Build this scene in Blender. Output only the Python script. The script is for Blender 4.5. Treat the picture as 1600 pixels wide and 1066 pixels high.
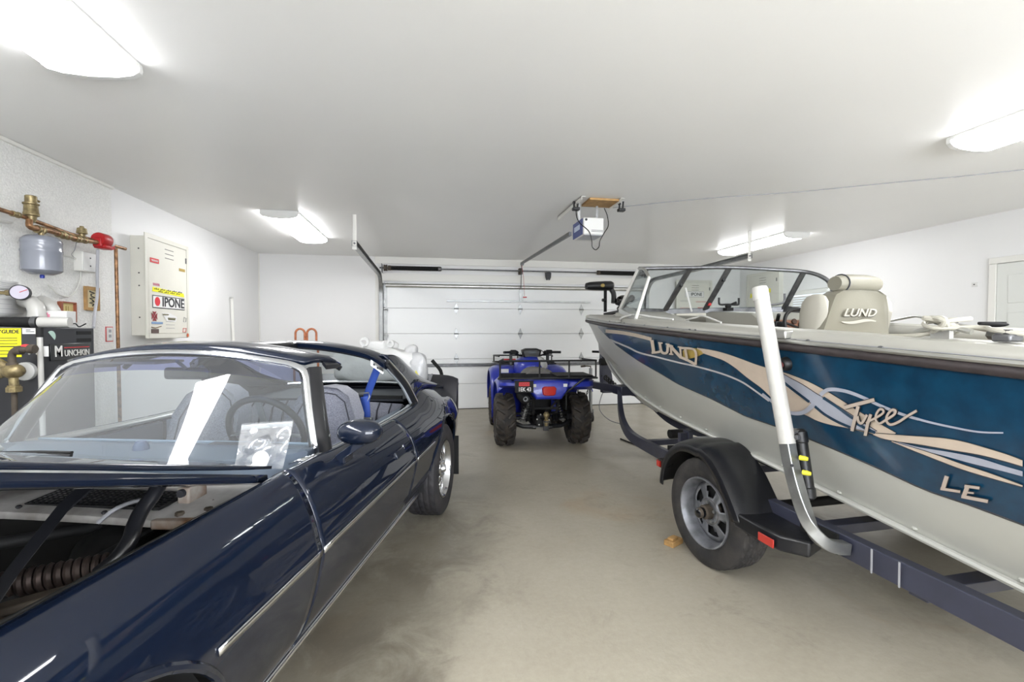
import bpy, bmesh, math, random
import numpy as np
from mathutils import Vector, Matrix, Euler
for o in list(bpy.data.objects): bpy.data.objects.remove(o, do_unlink=True)
SC = bpy.context.scene; COL = SC.collection
random.seed(7)
PI = math.pi
# ------------------------------------------------------------------ camera
FPX = 726.0; CH = 1.42; YAW = math.radians(10.1); PIT = math.radians(-1.26)
cd = bpy.data.cameras.new('camera'); cam = bpy.data.objects.new('camera', cd); COL.objects.link(cam)
cd.sensor_width = 36.0; cd.lens = FPX / 1600 * 36.0; cd.clip_start = 0.05
cam.location = (0, 0, CH); cam.rotation_euler = (PI / 2 + PIT, 0, -YAW)
SC.camera = cam
# ------------------------------------------------------------------ world, exposure
w = bpy.data.worlds.new('world'); SC.world = w; w.use_nodes = True
w.node_tree.nodes['Background'].inputs[0].default_value = (0.9, 0.95, 1, 1)
w.node_tree.nodes['Background'].inputs[1].default_value = 0.6
SC.view_settings.view_transform = 'Standard'; SC.view_settings.look = 'None'
SC.view_settings.exposure = 0.62; SC.view_settings.gamma = 1.0; SC.view_settings.use_curve_mapping = False
LAMP = 16.0          # radiance of the fluorescent lenses
# room limits
XL, XR, YB, YF, ZC = -2.83, 6.21, 8.49, -2.6, 2.725
# ------------------------------------------------------------------ materials
def lin(c):
    if isinstance(c, str):
        c = [int(c[i:i + 2], 16) / 255 for i in (0, 2, 4)]
    return [((x + .055) / 1.055) ** 2.4 if x > .04045 else x / 12.92 for x in c]
def mat(name, col, rough=.5, metal=0., coat=0., var=0., vscale=8., bump=0., bscale=60., emit=0., spec=.5, trans=None, sheen=0., col2=None, coatr=.04):
    m = bpy.data.materials.new(name); m.use_nodes = True
    nt = m.node_tree; b = nt.nodes['Principled BSDF']
    c = lin(col)
    b.inputs['Base Color'].default_value = (*c, 1); b.inputs['Roughness'].default_value = rough
    b.inputs['Metallic'].default_value = metal; b.inputs['Specular IOR Level'].default_value = spec
    if coat: b.inputs['Coat Weight'].default_value = coat; b.inputs['Coat Roughness'].default_value = coatr
    if sheen: b.inputs['Sheen Weight'].default_value = sheen
    if emit:
        b.inputs['Emission Color'].default_value = (*c, 1); b.inputs['Emission Strength'].default_value = emit
    if var or bump:
        tc = nt.nodes.new('ShaderNodeTexCoord')
    if var:
        n = nt.nodes.new('ShaderNodeTexNoise'); n.inputs['Scale'].default_value = vscale; n.inputs['Detail'].default_value = 6
        nt.links.new(tc.outputs['Object'], n.inputs['Vector'])
        r = nt.nodes.new('ShaderNodeValToRGB')
        d = lin(col2) if col2 else [x * (1 - var) for x in c]
        r.color_ramp.elements[0].position = .35; r.color_ramp.elements[1].position = .65
        r.color_ramp.elements[0].color = (*d, 1); r.color_ramp.elements[1].color = (*c, 1)
        nt.links.new(n.outputs['Fac'], r.inputs['Fac']); nt.links.new(r.outputs['Color'], b.inputs['Base Color'])
    if bump:
        n2 = nt.nodes.new('ShaderNodeTexNoise'); n2.inputs['Scale'].default_value = bscale; n2.inputs['Detail'].default_value = 4
        nt.links.new(tc.outputs['Object'], n2.inputs['Vector'])
        bp = nt.nodes.new('ShaderNodeBump'); bp.inputs['Strength'].default_value = bump; bp.inputs['Distance'].default_value = .01
        nt.links.new(n2.outputs['Fac'], bp.inputs['Height']); nt.links.new(bp.outputs['Normal'], b.inputs['Normal'])
    return m
def glass(name, tint='eef4f4', ior=1.5, rough=0.0, haze=0.0, refl=1.0):
    m = bpy.data.materials.new(name); m.use_nodes = True; nt = m.node_tree
    for n in list(nt.nodes): nt.nodes.remove(n)
    out = nt.nodes.new('ShaderNodeOutputMaterial'); t = nt.nodes.new('ShaderNodeBsdfTransparent')
    g = nt.nodes.new('ShaderNodeBsdfGlossy'); f = nt.nodes.new('ShaderNodeFresnel'); mx = nt.nodes.new('ShaderNodeMixShader')
    t.inputs[0].default_value = (*lin(tint), 1); g.inputs['Roughness'].default_value = rough; f.inputs['IOR'].default_value = ior
    mu = nt.nodes.new('ShaderNodeMath'); mu.operation = 'MULTIPLY'; mu.inputs[1].default_value = refl; mu.use_clamp = True
    nt.links.new(f.outputs[0], mu.inputs[0])
    ge = nt.nodes.new('ShaderNodeNewGeometry'); ma = nt.nodes.new('ShaderNodeMath'); ma.operation = 'MULTIPLY_ADD'   # same reflectance from both sides of the thin sheet
    ma.inputs[1].default_value = 1 / ior - ior; ma.inputs[2].default_value = ior
    nt.links.new(ge.outputs['Backfacing'], ma.inputs[0]); nt.links.new(ma.outputs[0], f.inputs['IOR'])
    nt.links.new(mu.outputs[0], mx.inputs[0]); nt.links.new(t.outputs[0], mx.inputs[1]); nt.links.new(g.outputs[0], mx.inputs[2])
    last = mx
    if haze:
        d = nt.nodes.new('ShaderNodeBsdfDiffuse'); d.inputs[0].default_value = (.75, .78, .8, 1)
        m2 = nt.nodes.new('ShaderNodeMixShader'); m2.inputs[0].default_value = haze
        nt.links.new(mx.outputs[0], m2.inputs[1]); nt.links.new(d.outputs[0], m2.inputs[2]); last = m2
    nt.links.new(last.outputs[0], out.inputs[0])
    return m
M = {}
M['wall'] = mat('painted drywall', 'e9e9e8', .45, bump=.05, bscale=35, var=.03, vscale=.7)
M['wallpanel'] = mat('textured wallboard', 'e9e9e5', .45, bump=.8, bscale=60, var=.13, vscale=80)
M['ceil'] = mat('semi gloss ceiling paint', 'f1f1ef', .36, bump=.03, bscale=12, var=.02, vscale=.8)
M['trimw'] = mat('white trim paint', 'e6e5df', .4)
M['doorw'] = mat('white steel door paint', 'f3f5f5', .38, bump=.06, bscale=120)
M['doord'] = mat('grey white interior door', 'd9dbd6', .4)
M['steel'] = mat('galvanised steel', 'a9abab', .38, .85, var=.25, vscale=14)
M['steeld'] = mat('dull dark steel', '77787a', .4, .8, var=.3, vscale=20)
M['alu'] = mat('aluminium', 'c4c4c0', .3, .9, var=.12, vscale=9)
M['chrome'] = mat('chrome', 'e4e6ea', .08, 1.)
M['black'] = mat('black plastic', '17181a', .42)
M['blackm'] = mat('matte black', '0e0f10', .75)
M['blackg'] = mat('gloss black', '101113', .18, coat=.5)
M['rubber'] = mat('tyre rubber', '26262a', .62, var=.35, vscale=18, bump=.15, bscale=90, col2='343234')
M['rubberd'] = mat('dusty tyre rubber', '242425', .7, var=.5, vscale=14, col2='3a3735', bump=.15, bscale=80)
M['copper'] = mat('aged copper pipe', 'a8805c', .4, .6, var=.35, vscale=30, col2='6f5138')
M['brass'] = mat('aged brass', '9d8f68', .42, .6, var=.35, vscale=40, col2='77694d')
M['iron'] = mat('dusty brown iron', '5b5248', .7, .3, var=.4, vscale=20)
M['white'] = mat('white plastic', 'd9d9d6', .35)
M['pvc'] = mat('white pvc', 'bdbcb7', .3, var=.04, vscale=10)
M['paper'] = mat('paper', 'dededc', .8)
M['tankgrey'] = mat('grey enamel', '7f838d', .25, coat=.4)
M['red'] = mat('red paint', 'b01c22', .4)
M['redlens'] = mat('red lens', 'b32a20', .15, coat=.6)
M['yellow'] = mat('yellow label', 'eee824', .6)
M['orange'] = mat('orange paint', 'c97a4e', .4, var=.3, vscale=30, col2='9a5a3c')
M['wood'] = mat('brown wood', '8a5f3a', .6, var=.4, vscale=14)
M['woodl'] = mat('pine wood', 'b58e58', .6, var=.3, vscale=20)
M['cream'] = mat('cream enamel', 'd8d6cb', .4, var=.04, vscale=5)
M['darkink'] = mat('dark ink', '2a2b30', .6)
M['redink'] = mat('red ink', 'c6363a', .6)
M['blueink'] = mat('blue ink', '2b3f8f', .5)
M['greyink'] = mat('grey ink', '9b9ca0', .7)
M['pinkink'] = mat('pink ink', 'd98aa0', .7)
M['goldink'] = mat('gold ink', 'a8904a', .5)
M['boiler'] = mat('boiler black enamel', '34353a', .38, var=.1, vscale=6)
M['bulb'] = mat('prismatic lamp lens', 'fdfdff', .4, emit=LAMP)
# ------------------------------------------------------------------ mesh builder
class MB:
    def __init__(s): s.v = []; s.f = []
    def add(s, V, F):
        n = len(s.v); s.v += [tuple(map(float, p)) for p in V]; s.f += [tuple(i + n for i in f) for f in F]; return s
    def box(s, x0, x1, y0, y1, z0, z1, T=None):
        V = [(x, y, z) for z in (z0, z1) for y in (y0, y1) for x in (x0, x1)]
        if T is not None: V = [T @ Vector(p) for p in V]
        return s.add(V, [(0, 2, 3, 1), (4, 5, 7, 6), (0, 1, 5, 4), (2, 6, 7, 3), (0, 4, 6, 2), (1, 3, 7, 5)])
    def obox(s, a, b, wx, wz, up=(0, 0, 1)):
        # bar of rectangular section between a and b
        a = Vector(a); b = Vector(b); d = (b - a).normalized(); u = Vector(up)
        x = d.cross(u)
        if x.length < 1e-4: x = d.cross(Vector((1, 0, 0)))
        x.normalize(); z = x.cross(d).normalized()
        V = [p + x * (i * wx / 2) + z * (k * wz / 2) for p in (a, b) for k in (-1, 1) for i in (-1, 1)]
        return s.add(V, [(0, 1, 3, 2), (4, 6, 7, 5), (0, 4, 5, 1), (2, 3, 7, 6), (0, 2, 6, 4), (1, 5, 7, 3)])
    def tube(s, pts, r, n=10, cap=True, closed=False):
        P = [Vector(p) for p in pts]; k = len(P)
        R = r if isinstance(r, (list, tuple)) else [r] * k
        V = []; F = []; prev = None
        for i, p in enumerate(P):
            if closed: d = (P[(i + 1) % k] - P[i - 1])
            else: d = (P[min(i + 1, k - 1)] - P[max(i - 1, 0)])
            if d.length < 1e-9: d = Vector((0, 0, 1))
            d.normalize()
            if prev is None:
                a = d.orthogonal().normalized()
            else:
                a = prev - d * prev.dot(d)
                if a.length < 1e-6: a = d.orthogonal()
                a.normalize()
            prev = a; b = d.cross(a)
            for j in range(n):
                t = 2 * PI * j / n; V.append(p + (a * math.cos(t) + b * math.sin(t)) * R[i])
        m = k if closed else k - 1
        for i in range(m):
            for j in range(n):
                q = (i + 1) % k
                F.append((i * n + j, i * n + (j + 1) % n, q * n + (j + 1) % n, q * n + j))
        if cap and not closed:
            F.append(tuple(range(n - 1, -1, -1))); F.append(tuple((k - 1) * n + j for j in range(n)))
        return s.add(V, F)
    def cyl(s, a, b, r, n=16, r2=None): return s.tube([a, b], [r, r if r2 is None else r2], n)
    def lathe(s, prof, n=32, o=(0, 0, 0), ax=(0, 0, 1), a0=0, a1=2 * PI):
        # prof: (radius, height along axis)
        ax = Vector(ax).normalized(); u = ax.orthogonal().normalized(); v = ax.cross(u); o = Vector(o)
        full = abs(a1 - a0 - 2 * PI) < 1e-6; m = n if full else n + 1
        V = []; F = []
        for (r, h) in prof:
            for j in range(m):
                t = a0 + (a1 - a0) * j / n
                V.append(o + ax * h + (u * math.cos(t) + v * math.sin(t)) * r)
        for i in range(len(prof) - 1):
            for j in range(n):
                q = (j + 1) % m
                F.append((i * m + j, i * m + q, (i + 1) * m + q, (i + 1) * m + j))
        return s.add(V, F)
    def grid(s, rows, close=False, flip=False):
        m = len(rows[0]); V = [p for r in rows for p in r]; F = []
        for i in range(len(rows) - 1):
            for j in range(m if close else m - 1):
                q = (j + 1) % m
                f = (i * m + j, i * m + q, (i + 1) * m + q, (i + 1) * m + j)
                F.append(f[::-1] if flip else f)
        return s.add(V, F)
    def loft(s, rows, caps=True):
        # closed loops
        m = len(rows[0]); n0 = len(s.v); s.grid(rows, close=True)
        if caps: s.f.append(tuple(n0 + j for j in range(m - 1, -1, -1))); s.f.append(tuple(n0 + (len(rows) - 1) * m + j for j in range(m)))
        return s
    def prism(s, poly, d, T=None):
        # polygon in xy extruded by d along z
        n = len(poly); V = [(x, y, 0) for x, y in poly] + [(x, y, d) for x, y in poly]
        if T is not None: V = [T @ Vector(p) for p in V]
        return s.add(V, [tuple(range(n - 1, -1, -1)), tuple(range(n, 2 * n))] + [(i, (i + 1) % n, n + (i + 1) % n, n + i) for i in range(n)])
    def ell(s, c, r, n=16, m=10, T=None, p=1.0):
        V = []; F = []
        def sp(x): return math.copysign(abs(x) ** p, x)
        for i in range(m + 1):
            a = -PI / 2 + PI * i / m
            for j in range(n):
                b = 2 * PI * j / n
                q = Vector((r[0] * sp(math.cos(a)) * sp(math.cos(b)), r[1] * sp(math.cos(a)) * sp(math.sin(b)), r[2] * sp(math.sin(a))))
                if T is not None: q = T @ q
                V.append((c[0] + q[0], c[1] + q[1], c[2] + q[2]))
        for i in range(m):
            for j in range(n): F.append((i * n + j, i * n + (j + 1) % n, (i + 1) * n + (j + 1) % n, (i + 1) * n + j))
        return s.add(V, F)
    def coil(s, a, b, R, r, turns, n=6, st=14):
        a = Vector(a); b = Vector(b); d = (b - a); L = d.length; d.normalize(); u = d.orthogonal().normalized(); v = d.cross(u)
        N = int(turns * st); pts = [a + d * L * i / N + (u * math.cos(2 * PI * i / st) + v * math.sin(2 * PI * i / st)) * R for i in range(N + 1)]
        return s.tube(pts, r, n)
def spl(pts, n=8, closed=False):
    P = [np.array(p, float) for p in pts]; k = len(P); out = []
    rng = range(k) if closed else range(k - 1)
    for i in rng:
        p1 = P[i]; p2 = P[(i + 1) % k]
        p0 = P[i - 1] if (closed or i > 0) else 2 * p1 - p2
        p3 = P[(i + 2) % k] if (closed or i + 2 < k) else 2 * p2 - p1
        for j in range(n):
            t = j / n
            out.append(tuple(.5 * ((2 * p1) + (-p0 + p2) * t + (2 * p0 - 5 * p1 + 4 * p2 - p3) * t * t + (-p0 + 3 * p1 - 3 * p2 + p3) * t ** 3)))
    if not closed: out.append(tuple(P[-1]))
    return out
def obj(name, mb, m, parent=None, loc=None, rot=None, ang=38, bevel=0, solid=0, off=-1, seg=2, flat=False, stuff=False, label=None):
    me = bpy.data.meshes.new(name)
    if isinstance(mb, MB): me.from_pydata(mb.v, [], mb.f)
    else: me = mb; me.name = name
    me.materials.clear(); me.materials.append(M[m] if isinstance(m, str) else m)
    if isinstance(mb, MB):
        bm = bmesh.new(); bm.from_mesh(me)
        bmesh.ops.remove_doubles(bm, verts=bm.verts, dist=1e-5)
        bmesh.ops.recalc_face_normals(bm, faces=bm.faces) if not solid else None
        bm.to_mesh(me); bm.free()
    if not flat and len(me.polygons):
        me.polygons.foreach_set('use_smooth', [True] * len(me.polygons))
        me.set_sharp_from_angle(angle=math.radians(ang))
    me.update()
    o = bpy.data.objects.new(name, me); COL.objects.link(o)
    if parent is not None: o.parent = parent
    if loc is not None: o.location = loc
    if rot is not None: o.rotation_euler = rot
    if solid:
        md = o.modifiers.new('thickness', 'SOLIDIFY'); md.thickness = solid; md.offset = off
    if bevel:
        md = o.modifiers.new('bevel', 'BEVEL'); md.width = bevel; md.segments = seg; md.limit_method = 'ANGLE'; md.angle_limit = math.radians(40)
        md.harden_normals = False
    if stuff: o['kind'] = 'stuff'
    if label: o['label'] = label
    return o
def tag(o, label, cat, group=None):
    o['label'] = label; o['category'] = cat
    if group: o['group'] = group
    return o
def thing(name, label, cat, loc=(0, 0, 0), rz=0, group=None):
    o = bpy.data.objects.new(name, None); COL.objects.link(o); o.empty_display_size = .1
    o.location = loc; o.rotation_euler = (0, 0, rz)
    return tag(o, label, cat, group)
def struct(name, mb, m, **k):
    o = obj(name, mb, m, **k); o['kind'] = 'structure'; return o
def copy_tree(o, parent=None):
    c = o.copy(); COL.objects.link(c)
    if parent is not None: c.parent = parent
    for ch in list(o.children): copy_tree(ch, c)
    return c
def text_mesh(s, size, ext=.001, bold=False, shear=0, sx=1, align='CENTER'):
    cu = bpy.data.curves.new('lettering', 'FONT'); cu.body = s; cu.size = size; cu.extrude = ext; cu.align_x = align; cu.align_y = 'CENTER'
    cu.shear = shear; cu.resolution_u = 3
    if bold: cu.offset = size * .02
    ob = bpy.data.objects.new('lettering', cu); COL.objects.link(ob)
    dg = bpy.context.evaluated_depsgraph_get(); dg.update()
    me = bpy.data.meshes.new_from_object(ob.evaluated_get(dg))
    bpy.data.objects.remove(ob); bpy.data.curves.remove(cu)
    if sx != 1: me.transform(Matrix.Diagonal((sx, 1, 1, 1)))
    return me
def text(name, s, size, m, parent, mx, **k):
    me = text_mesh(s, size, **k); me.transform(mx)
    return obj(name, me, m, parent, flat=True)
def frame_mx(o, x, y):
    # matrix that lays the text plane (x right, y up) at o
    x = Vector(x).normalized(); y = Vector(y).normalized(); z = x.cross(y).normalized(); y = z.cross(x)
    return Matrix(((x[0], y[0], z[0], o[0]), (x[1], y[1], z[1], o[1]), (x[2], y[2], z[2], o[2]), (0, 0, 0, 1)))
# ------------------------------------------------------------------ measuring helper: photo point -> point on a world plane
_fw = np.array([math.sin(YAW) * math.cos(PIT), math.cos(YAW) * math.cos(PIT), math.sin(PIT)])
_rt = np.array([math.cos(YAW), -math.sin(YAW), 0]); _up = np.cross(_rt, _fw); _C = np.array([0, 0, CH])
def ray(u, v): return _fw + _rt * (u - 800) / FPX + _up * (533 - v) / FPX
def at(u, v, axis, val):
    d = ray(u, v); t = (val - _C[axis]) / d[axis]; return _C + t * d
# ------------------------------------------------------------------ room shell
def floor_mat():
    m = bpy.data.materials.new('worn concrete'); m.use_nodes = True; nt = m.node_tree; b = nt.nodes['Principled BSDF']
    L = nt.links.new; N = nt.nodes.new
    tc = N('ShaderNodeTexCoord')
    def noise(sc, det=6, ro=.6, dist=0):
        n = N('ShaderNodeTexNoise'); n.inputs['Scale'].default_value = sc; n.inputs['Detail'].default_value = det
        n.inputs['Roughness'].default_value = ro; n.inputs['Distortion'].default_value = dist
        L(tc.outputs['Object'], n.inputs['Vector']); return n
    def ramp(n, p0, c0, p1, c1):
        r = N('ShaderNodeValToRGB'); e = r.color_ramp.elements; e[0].position = p0; e[1].position = p1
        e[0].color = (*lin(c0), 1) if isinstance(c0, str) else (c0, c0, c0, 1); e[1].color = (*lin(c1), 1) if isinstance(c1, str) else (c1, c1, c1, 1)
        L(n.outputs['Fac'], r.inputs['Fac']); return r
    def mix(a, bb, fac, mode='MIX'):
        x = N('ShaderNodeMix'); x.data_type = 'RGBA'; x.blend_type = mode
        if hasattr(fac, 'outputs'): L(fac.outputs[0], x.inputs[0])
        else: x.inputs[0].default_value = fac
        L(a, x.inputs[6]); L(bb, x.inputs[7]); return x.outputs[2]
    base = ramp(noise(1.3, 8, .65, .4), .3, '9c9585', .7, 'aca696')
    fine = ramp(noise(28, 8, .7), .3, '928b7a', .75, 'b2ac9e')
    c = mix(base.outputs[0], fine.outputs[0], .35)
    rust = ramp(noise(.9, 5, .6, 1.0), .58, 0.0, .72, 1.0)
    rc = N('ShaderNodeRGB'); rc.outputs[0].default_value = (*lin('a08768'), 1)
    sc = N('ShaderNodeMath'); sc.operation = 'MULTIPLY'; sc.inputs[1].default_value = .45; L(rust.outputs[0], sc.inputs[0])
    c = mix(c, rc.outputs[0], sc)
    dirt = ramp(noise(2.2, 7, .7, .8), .57, 0.0, .74, 1.0)
    dc = N('ShaderNodeRGB'); dc.outputs[0].default_value = (*lin('665e52'), 1)
    sd = N('ShaderNodeMath'); sd.operation = 'MULTIPLY'; sd.inputs[1].default_value = .5; L(dirt.outputs[0], sd.inputs[0])
    c = mix(c, dc.outputs[0], sd)
    # old oil stains; those along the car also paint in its shadow band
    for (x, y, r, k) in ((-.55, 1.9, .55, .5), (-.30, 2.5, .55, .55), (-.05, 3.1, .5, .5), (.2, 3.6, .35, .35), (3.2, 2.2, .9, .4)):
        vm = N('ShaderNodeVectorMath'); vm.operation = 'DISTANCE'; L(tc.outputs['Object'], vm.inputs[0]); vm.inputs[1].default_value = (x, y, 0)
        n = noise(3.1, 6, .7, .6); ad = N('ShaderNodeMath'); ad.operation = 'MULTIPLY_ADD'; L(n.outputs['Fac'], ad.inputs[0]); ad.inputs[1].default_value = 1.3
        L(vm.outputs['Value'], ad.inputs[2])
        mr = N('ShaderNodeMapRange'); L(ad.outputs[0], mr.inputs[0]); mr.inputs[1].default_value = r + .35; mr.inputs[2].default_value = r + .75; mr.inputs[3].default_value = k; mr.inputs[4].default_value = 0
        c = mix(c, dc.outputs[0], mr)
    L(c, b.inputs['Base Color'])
    rr = ramp(noise(3, 4), .3, .32, .7, .5); L(rr.outputs[0], b.inputs['Roughness'])
    bp = N('ShaderNodeBump'); bp.inputs['Strength'].default_value = .12; bp.inputs['Distance'].default_value = .01
    L(noise(45, 6).outputs['Fac'], bp.inputs['Height']); L(bp.outputs[0], b.inputs['Normal'])
    return m
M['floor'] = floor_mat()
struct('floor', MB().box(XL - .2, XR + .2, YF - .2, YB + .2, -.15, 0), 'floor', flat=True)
struct('ceiling', MB().box(XL - .2, XR + .2, YF - .2, YB + .2, ZC, ZC + .12), 'ceil', flat=True)
struct('wall_left', MB().box(XL - .15, XL, YF - .15, YB + .15, 0, ZC), 'wall', flat=True)
struct('wall_right', MB().box(XR, XR + .15, YF - .15, YB + .15, 0, ZC), 'wall', flat=True)
struct('wall_back', MB().box(XL, XR, YB, YB + .15, 0, ZC), 'wall', flat=True)
struct('wall_front', MB().box(XL, XR, YF - .15, YF, 0, ZC), 'wall', flat=True)
struct('trim_1', MB().box(XL, XL + .014, YF, 4.78, 0, ZC - .001), 'wallpanel', flat=True)            # rough wallboard sheet
struct('trim_2', MB().box(XL, XL + .03, YF, 4.80, ZC - .03, ZC), 'trimw', bevel=.006)                 # cove strip
struct('trim_3', MB().box(XL, XL + .016, YB - .016, YB, 0, ZC), 'trimw', bevel=.004)                  # corner bead
struct('trim_4', MB().box(-.80, 4.12, YB - .02, YB, 2.30, 2.44).box(-.93, -.80, YB - .02, YB, 0, 2.44).box(4.12, 4.25, YB - .02, YB, 0, 2.44), 'trimw', bevel=.004)
struct('trim_5', MB().box(-.93, 4.25, YB - .035, YB, 2.60, ZC), 'trimw', bevel=.006)
# sectional overhead door
gd = bpy.data.objects.new('door_1', None); COL.objects.link(gd); gd.location = (1.655, 8.445, 0); gd['kind'] = 'structure'
gd['label'] = 'white sectional overhead garage door closed in the back wall'
SEC = .4495
def hinge_mb():
    return MB().prism([(-.0, .105), (.018, .06), (.042, .012), (.042, -.012), (.018, -.06), (0, -.105), (-.018, -.06), (-.042, -.012), (-.042, .012), (-.018, .06)], .006,
        Matrix(((1, 0, 0, 0), (0, 0, -1, 0), (0, 1, 0, 0), (0, 0, 0, 1)))).cyl((-.04, -.012, 0), (.04, -.012, 0), .011, 8)
hproto = None
for i in range(5):
    z0 = .012 + i * (SEC + .003)
    p = obj('panel', MB().box(-2.43, 2.43, -.022, .022, z0, z0 + SEC - .001), 'doorw', gd, bevel=.004)
    if i < 4:
        zj = z0 + SEC
        for hx in (-1.175, 0, 1.175):
            if hproto is None: h = hproto = obj('hinge', hinge_mb(), 'steel', p, flat=True)
            else: h = hproto.copy(); COL.objects.link(h); h.parent = p
            h.location = (hx, -.023, zj)
    for sx in (-1, 1):
        obj('end_stile', MB().box(sx * 2.41 - .03, sx * 2.41 + .03, -.028, -.0225, z0 + .01, z0 + SEC - .01), 'steel', p)
        obj('roller', MB().box(sx * 2.40 - .03, sx * 2.40 + .03, -.05, -.028, z0 + SEC - .06, z0 + SEC).cyl((sx * 2.36, -.06, z0 + SEC - .03), (sx * 2.46, -.06, z0 + SEC - .03), .008, 8), 'steel', p)
obj('top_strut', MB().tube([(-2.40, -.045, 2.215), (2.40, -.045, 2.215)], .038, 14), 'alu', gd)
obj('strut', MB().box(-1.345, 1.345, -.05, -.022, 1.942, 1.968), 'steel', gd, bevel=.003)
obj('strut', MB().box(-2.36, 2.36, -.065, -.022, .785, .815).box(-2.36, 2.36, -.028, -.022, .77, .83), 'steeld', gd, bevel=.003)
obj('arm_bracket', MB().box(-.02, .05, -.035, -.022, 1.95, 2.20), 'steel', gd)
obj('bottom_seal', MB().box(-2.43, 2.43, -.02, .02, 0.001, .0115), 'black', gd)
# door tracks
def track(side):
    x = 1.655 + side * 2.475
    t = thing('door_track', 'galvanised door track with curve at the %s edge of the garage door' % ('left' if side < 0 else 'right'), 'track', (x, 8.38, 0), 0, 'garage door tracks')
    path = [(0, 0, .02), (0, 0, 1.2), (0, 0, 2.05)] + [(0, -.33 * (1 - math.cos(a)), 2.05 + .33 * math.sin(a)) for a in (.3, .6, .9, 1.2, PI / 2)] + [(0, -1.5, 2.385), (0, -2.93, 2.40)]
    mb = MB()
    rows = []
    for i, p in enumerate(path):
        a = Vector(path[max(i - 1, 0)]); b = Vector(path[min(i + 1, len(path) - 1)]); d = (b - a).normalized(); n = Vector((0, -d.z, d.y)); n = -n if n.y > 0 or (abs(n.y) < 1e-3 and n.z > 0) else n
        X = Vector((side, 0, 0)); c = Vector(p)
        # C profile, open towards the door
        pr = [(-.025, -.03), (-.025, -.028), (.028, -.028), (.028, .028), (-.025, .028), (-.025, .031), (.031, .031), (.031, -.031)]
        rows.append([c + X * k + n * q for k, q in pr])
    mb.loft(rows); obj('rail', mb, 'steel', t, ang=25)
    obj('angle_bracket', MB().box(-side * -.03 - .004, -side * -.03 + .004, -.03, .085, .02, 2.28).box(min(0, side * .05) - .0, max(0, side * .05), .08, .085, .02, 2.28), 'steeld', t)
    hb = MB().box(-.022, .022, -2.92, -2.912, 2.33, ZC - .001).box(side * .022 - .004 + .0, side * .022 + .004, -2.92, -2.88, 2.33, ZC - .001)
    hg = obj('hanger', hb, 'trimw', t, flat=True)
    obj('bolt', MB().cyl((0, -2.93, 2.40), (0, -2.90, 2.40), .012, 8), 'steeld', hg)
    for zz in (.6, 1.3, 1.9): obj('clip', MB().box(-.04, .06, .03, .09, zz, zz + .05), 'steel', t)
    return t
track(-1); track(1)
ts = thing('torsion_shaft', 'steel torsion bar with black springs above the garage door', 'door spring', (1.655, 8.36, 2.515))
obj('shaft', MB().cyl((-2.5, 0, 0), (2.5, 0, 0), .013, 12), 'steeld', ts)
for a, b in ((-2.33, -1.47), (1.49, 2.33)):
    obj('spring', MB().coil((a, 0, 0), (b, 0, 0), .034, .007, 62, 5, 12), 'blackm', ts)
    for e in (a, b): obj('spring_cone', MB().lathe([(.02, -.03), (.042, -.025), (.042, .02), (.03, .035)], 14, (e, 0, 0), (1, 0, 0)), 'iron' if e == a else 'steeld', ts)
for s in (-1, 1):
    obj('drum', MB().lathe([(.02, -.03), (.06, -.025), (.05, -.01), (.05, .015), (.06, .03), (.02, .032)], 18, (s * 2.40, 0, 0), (1, 0, 0)), 'iron', ts)
    obj('end_bracket', MB().box(s * 2.46 - .003, s * 2.46 + .003, -.06, .11, -.08, .07), 'steeld', ts)
obj('centre_bracket', MB().box(-.03, .03, .0, .11, -.06, .05).lathe([(.013, -.02), (.035, -.02), (.035, .02), (.013, .02)], 12, (0, 0, 0), (1, 0, 0)), 'iron', ts)
sen = thing('door_sensor', 'small black shield-shaped box on the wall above the garage door', 'sensor', (2.187, 8.43, 2.44))
obj('case', MB().prism([(-.055, .06), (-.03, .075), (.03, .075), (.055, .06), (.05, -.02), (.03, -.075), (.012, -.075), (.008, -.06), (-.008, -.06), (-.012, -.075), (-.03, -.075), (-.05, -.02)], .05, Matrix(((1, 0, 0, 0), (0, 0, 1, -.02), (0, 1, 0, 0), (0, 0, 0, 1)))), 'black', sen, bevel=.006)
obj('rim', MB().tube([(-.05, -.022, .058), (-.03, -.022, .07), (.03, -.022, .07), (.05, -.022, .058)], .004, 6), 'steel', sen)
# opener
op = thing('garage_door_opener', 'white and blue garage door opener hanging from the ceiling', 'door opener', (1.60, 4.62, 2.37))
obj('body', MB().box(-.10, .11, -.22, .12, 0, .17), 'white', op, bevel=.012)
obj('side_panel', MB().box(-.106, -.1005, -.19, .11, .006, .165), mat('blue opener panel', '3b4c8c', .35), op, bevel=.002)
obj('side_logo', MB().box(-.108, -.1065, -.12, .06, .07, .12), mat('pale blue print', 'c9d4e8', .5), op, flat=True)
obj('vent', MB().box(-.02, .10, -.2225, -.2205, .03, .034).box(-.02, .10, -.2225, -.2205, .042, .046), 'darkink', op, flat=True)
obj('lamp_cover', MB().box(-.09, .10, -.21, .02, -.006, -.0005), mat('grey lens', 'a9abb4', .3), op, bevel=.002)
obj('button', MB().lathe([(0, .006), (.012, .006), (.012, 0)], 10, (-.075, -.221, .145), (0, -1, 0)), 'darkink', op)
obj('antenna_cord', MB().tube(spl([(-.16, -.16, .27), (-.165, -.2, .17), (-.13, -.22, .1), (-.05, -.23, .03), (-.02, -.23, -.06), (-.015, -.23, -.12), (.02, -.23, -.15), (.055, -.23, -.12), (.065, -.23, -.06), (.11, -.23, .02), (.15, -.23, .09), (.145, -.22, .19), (.12, -.2, .27)], 6), .0045, 6), 'blackm', op)
obj('mount_plate', MB().box(-.05, .27, -.26, .0, .330, .352), 'woodl', op, bevel=.002)
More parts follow.
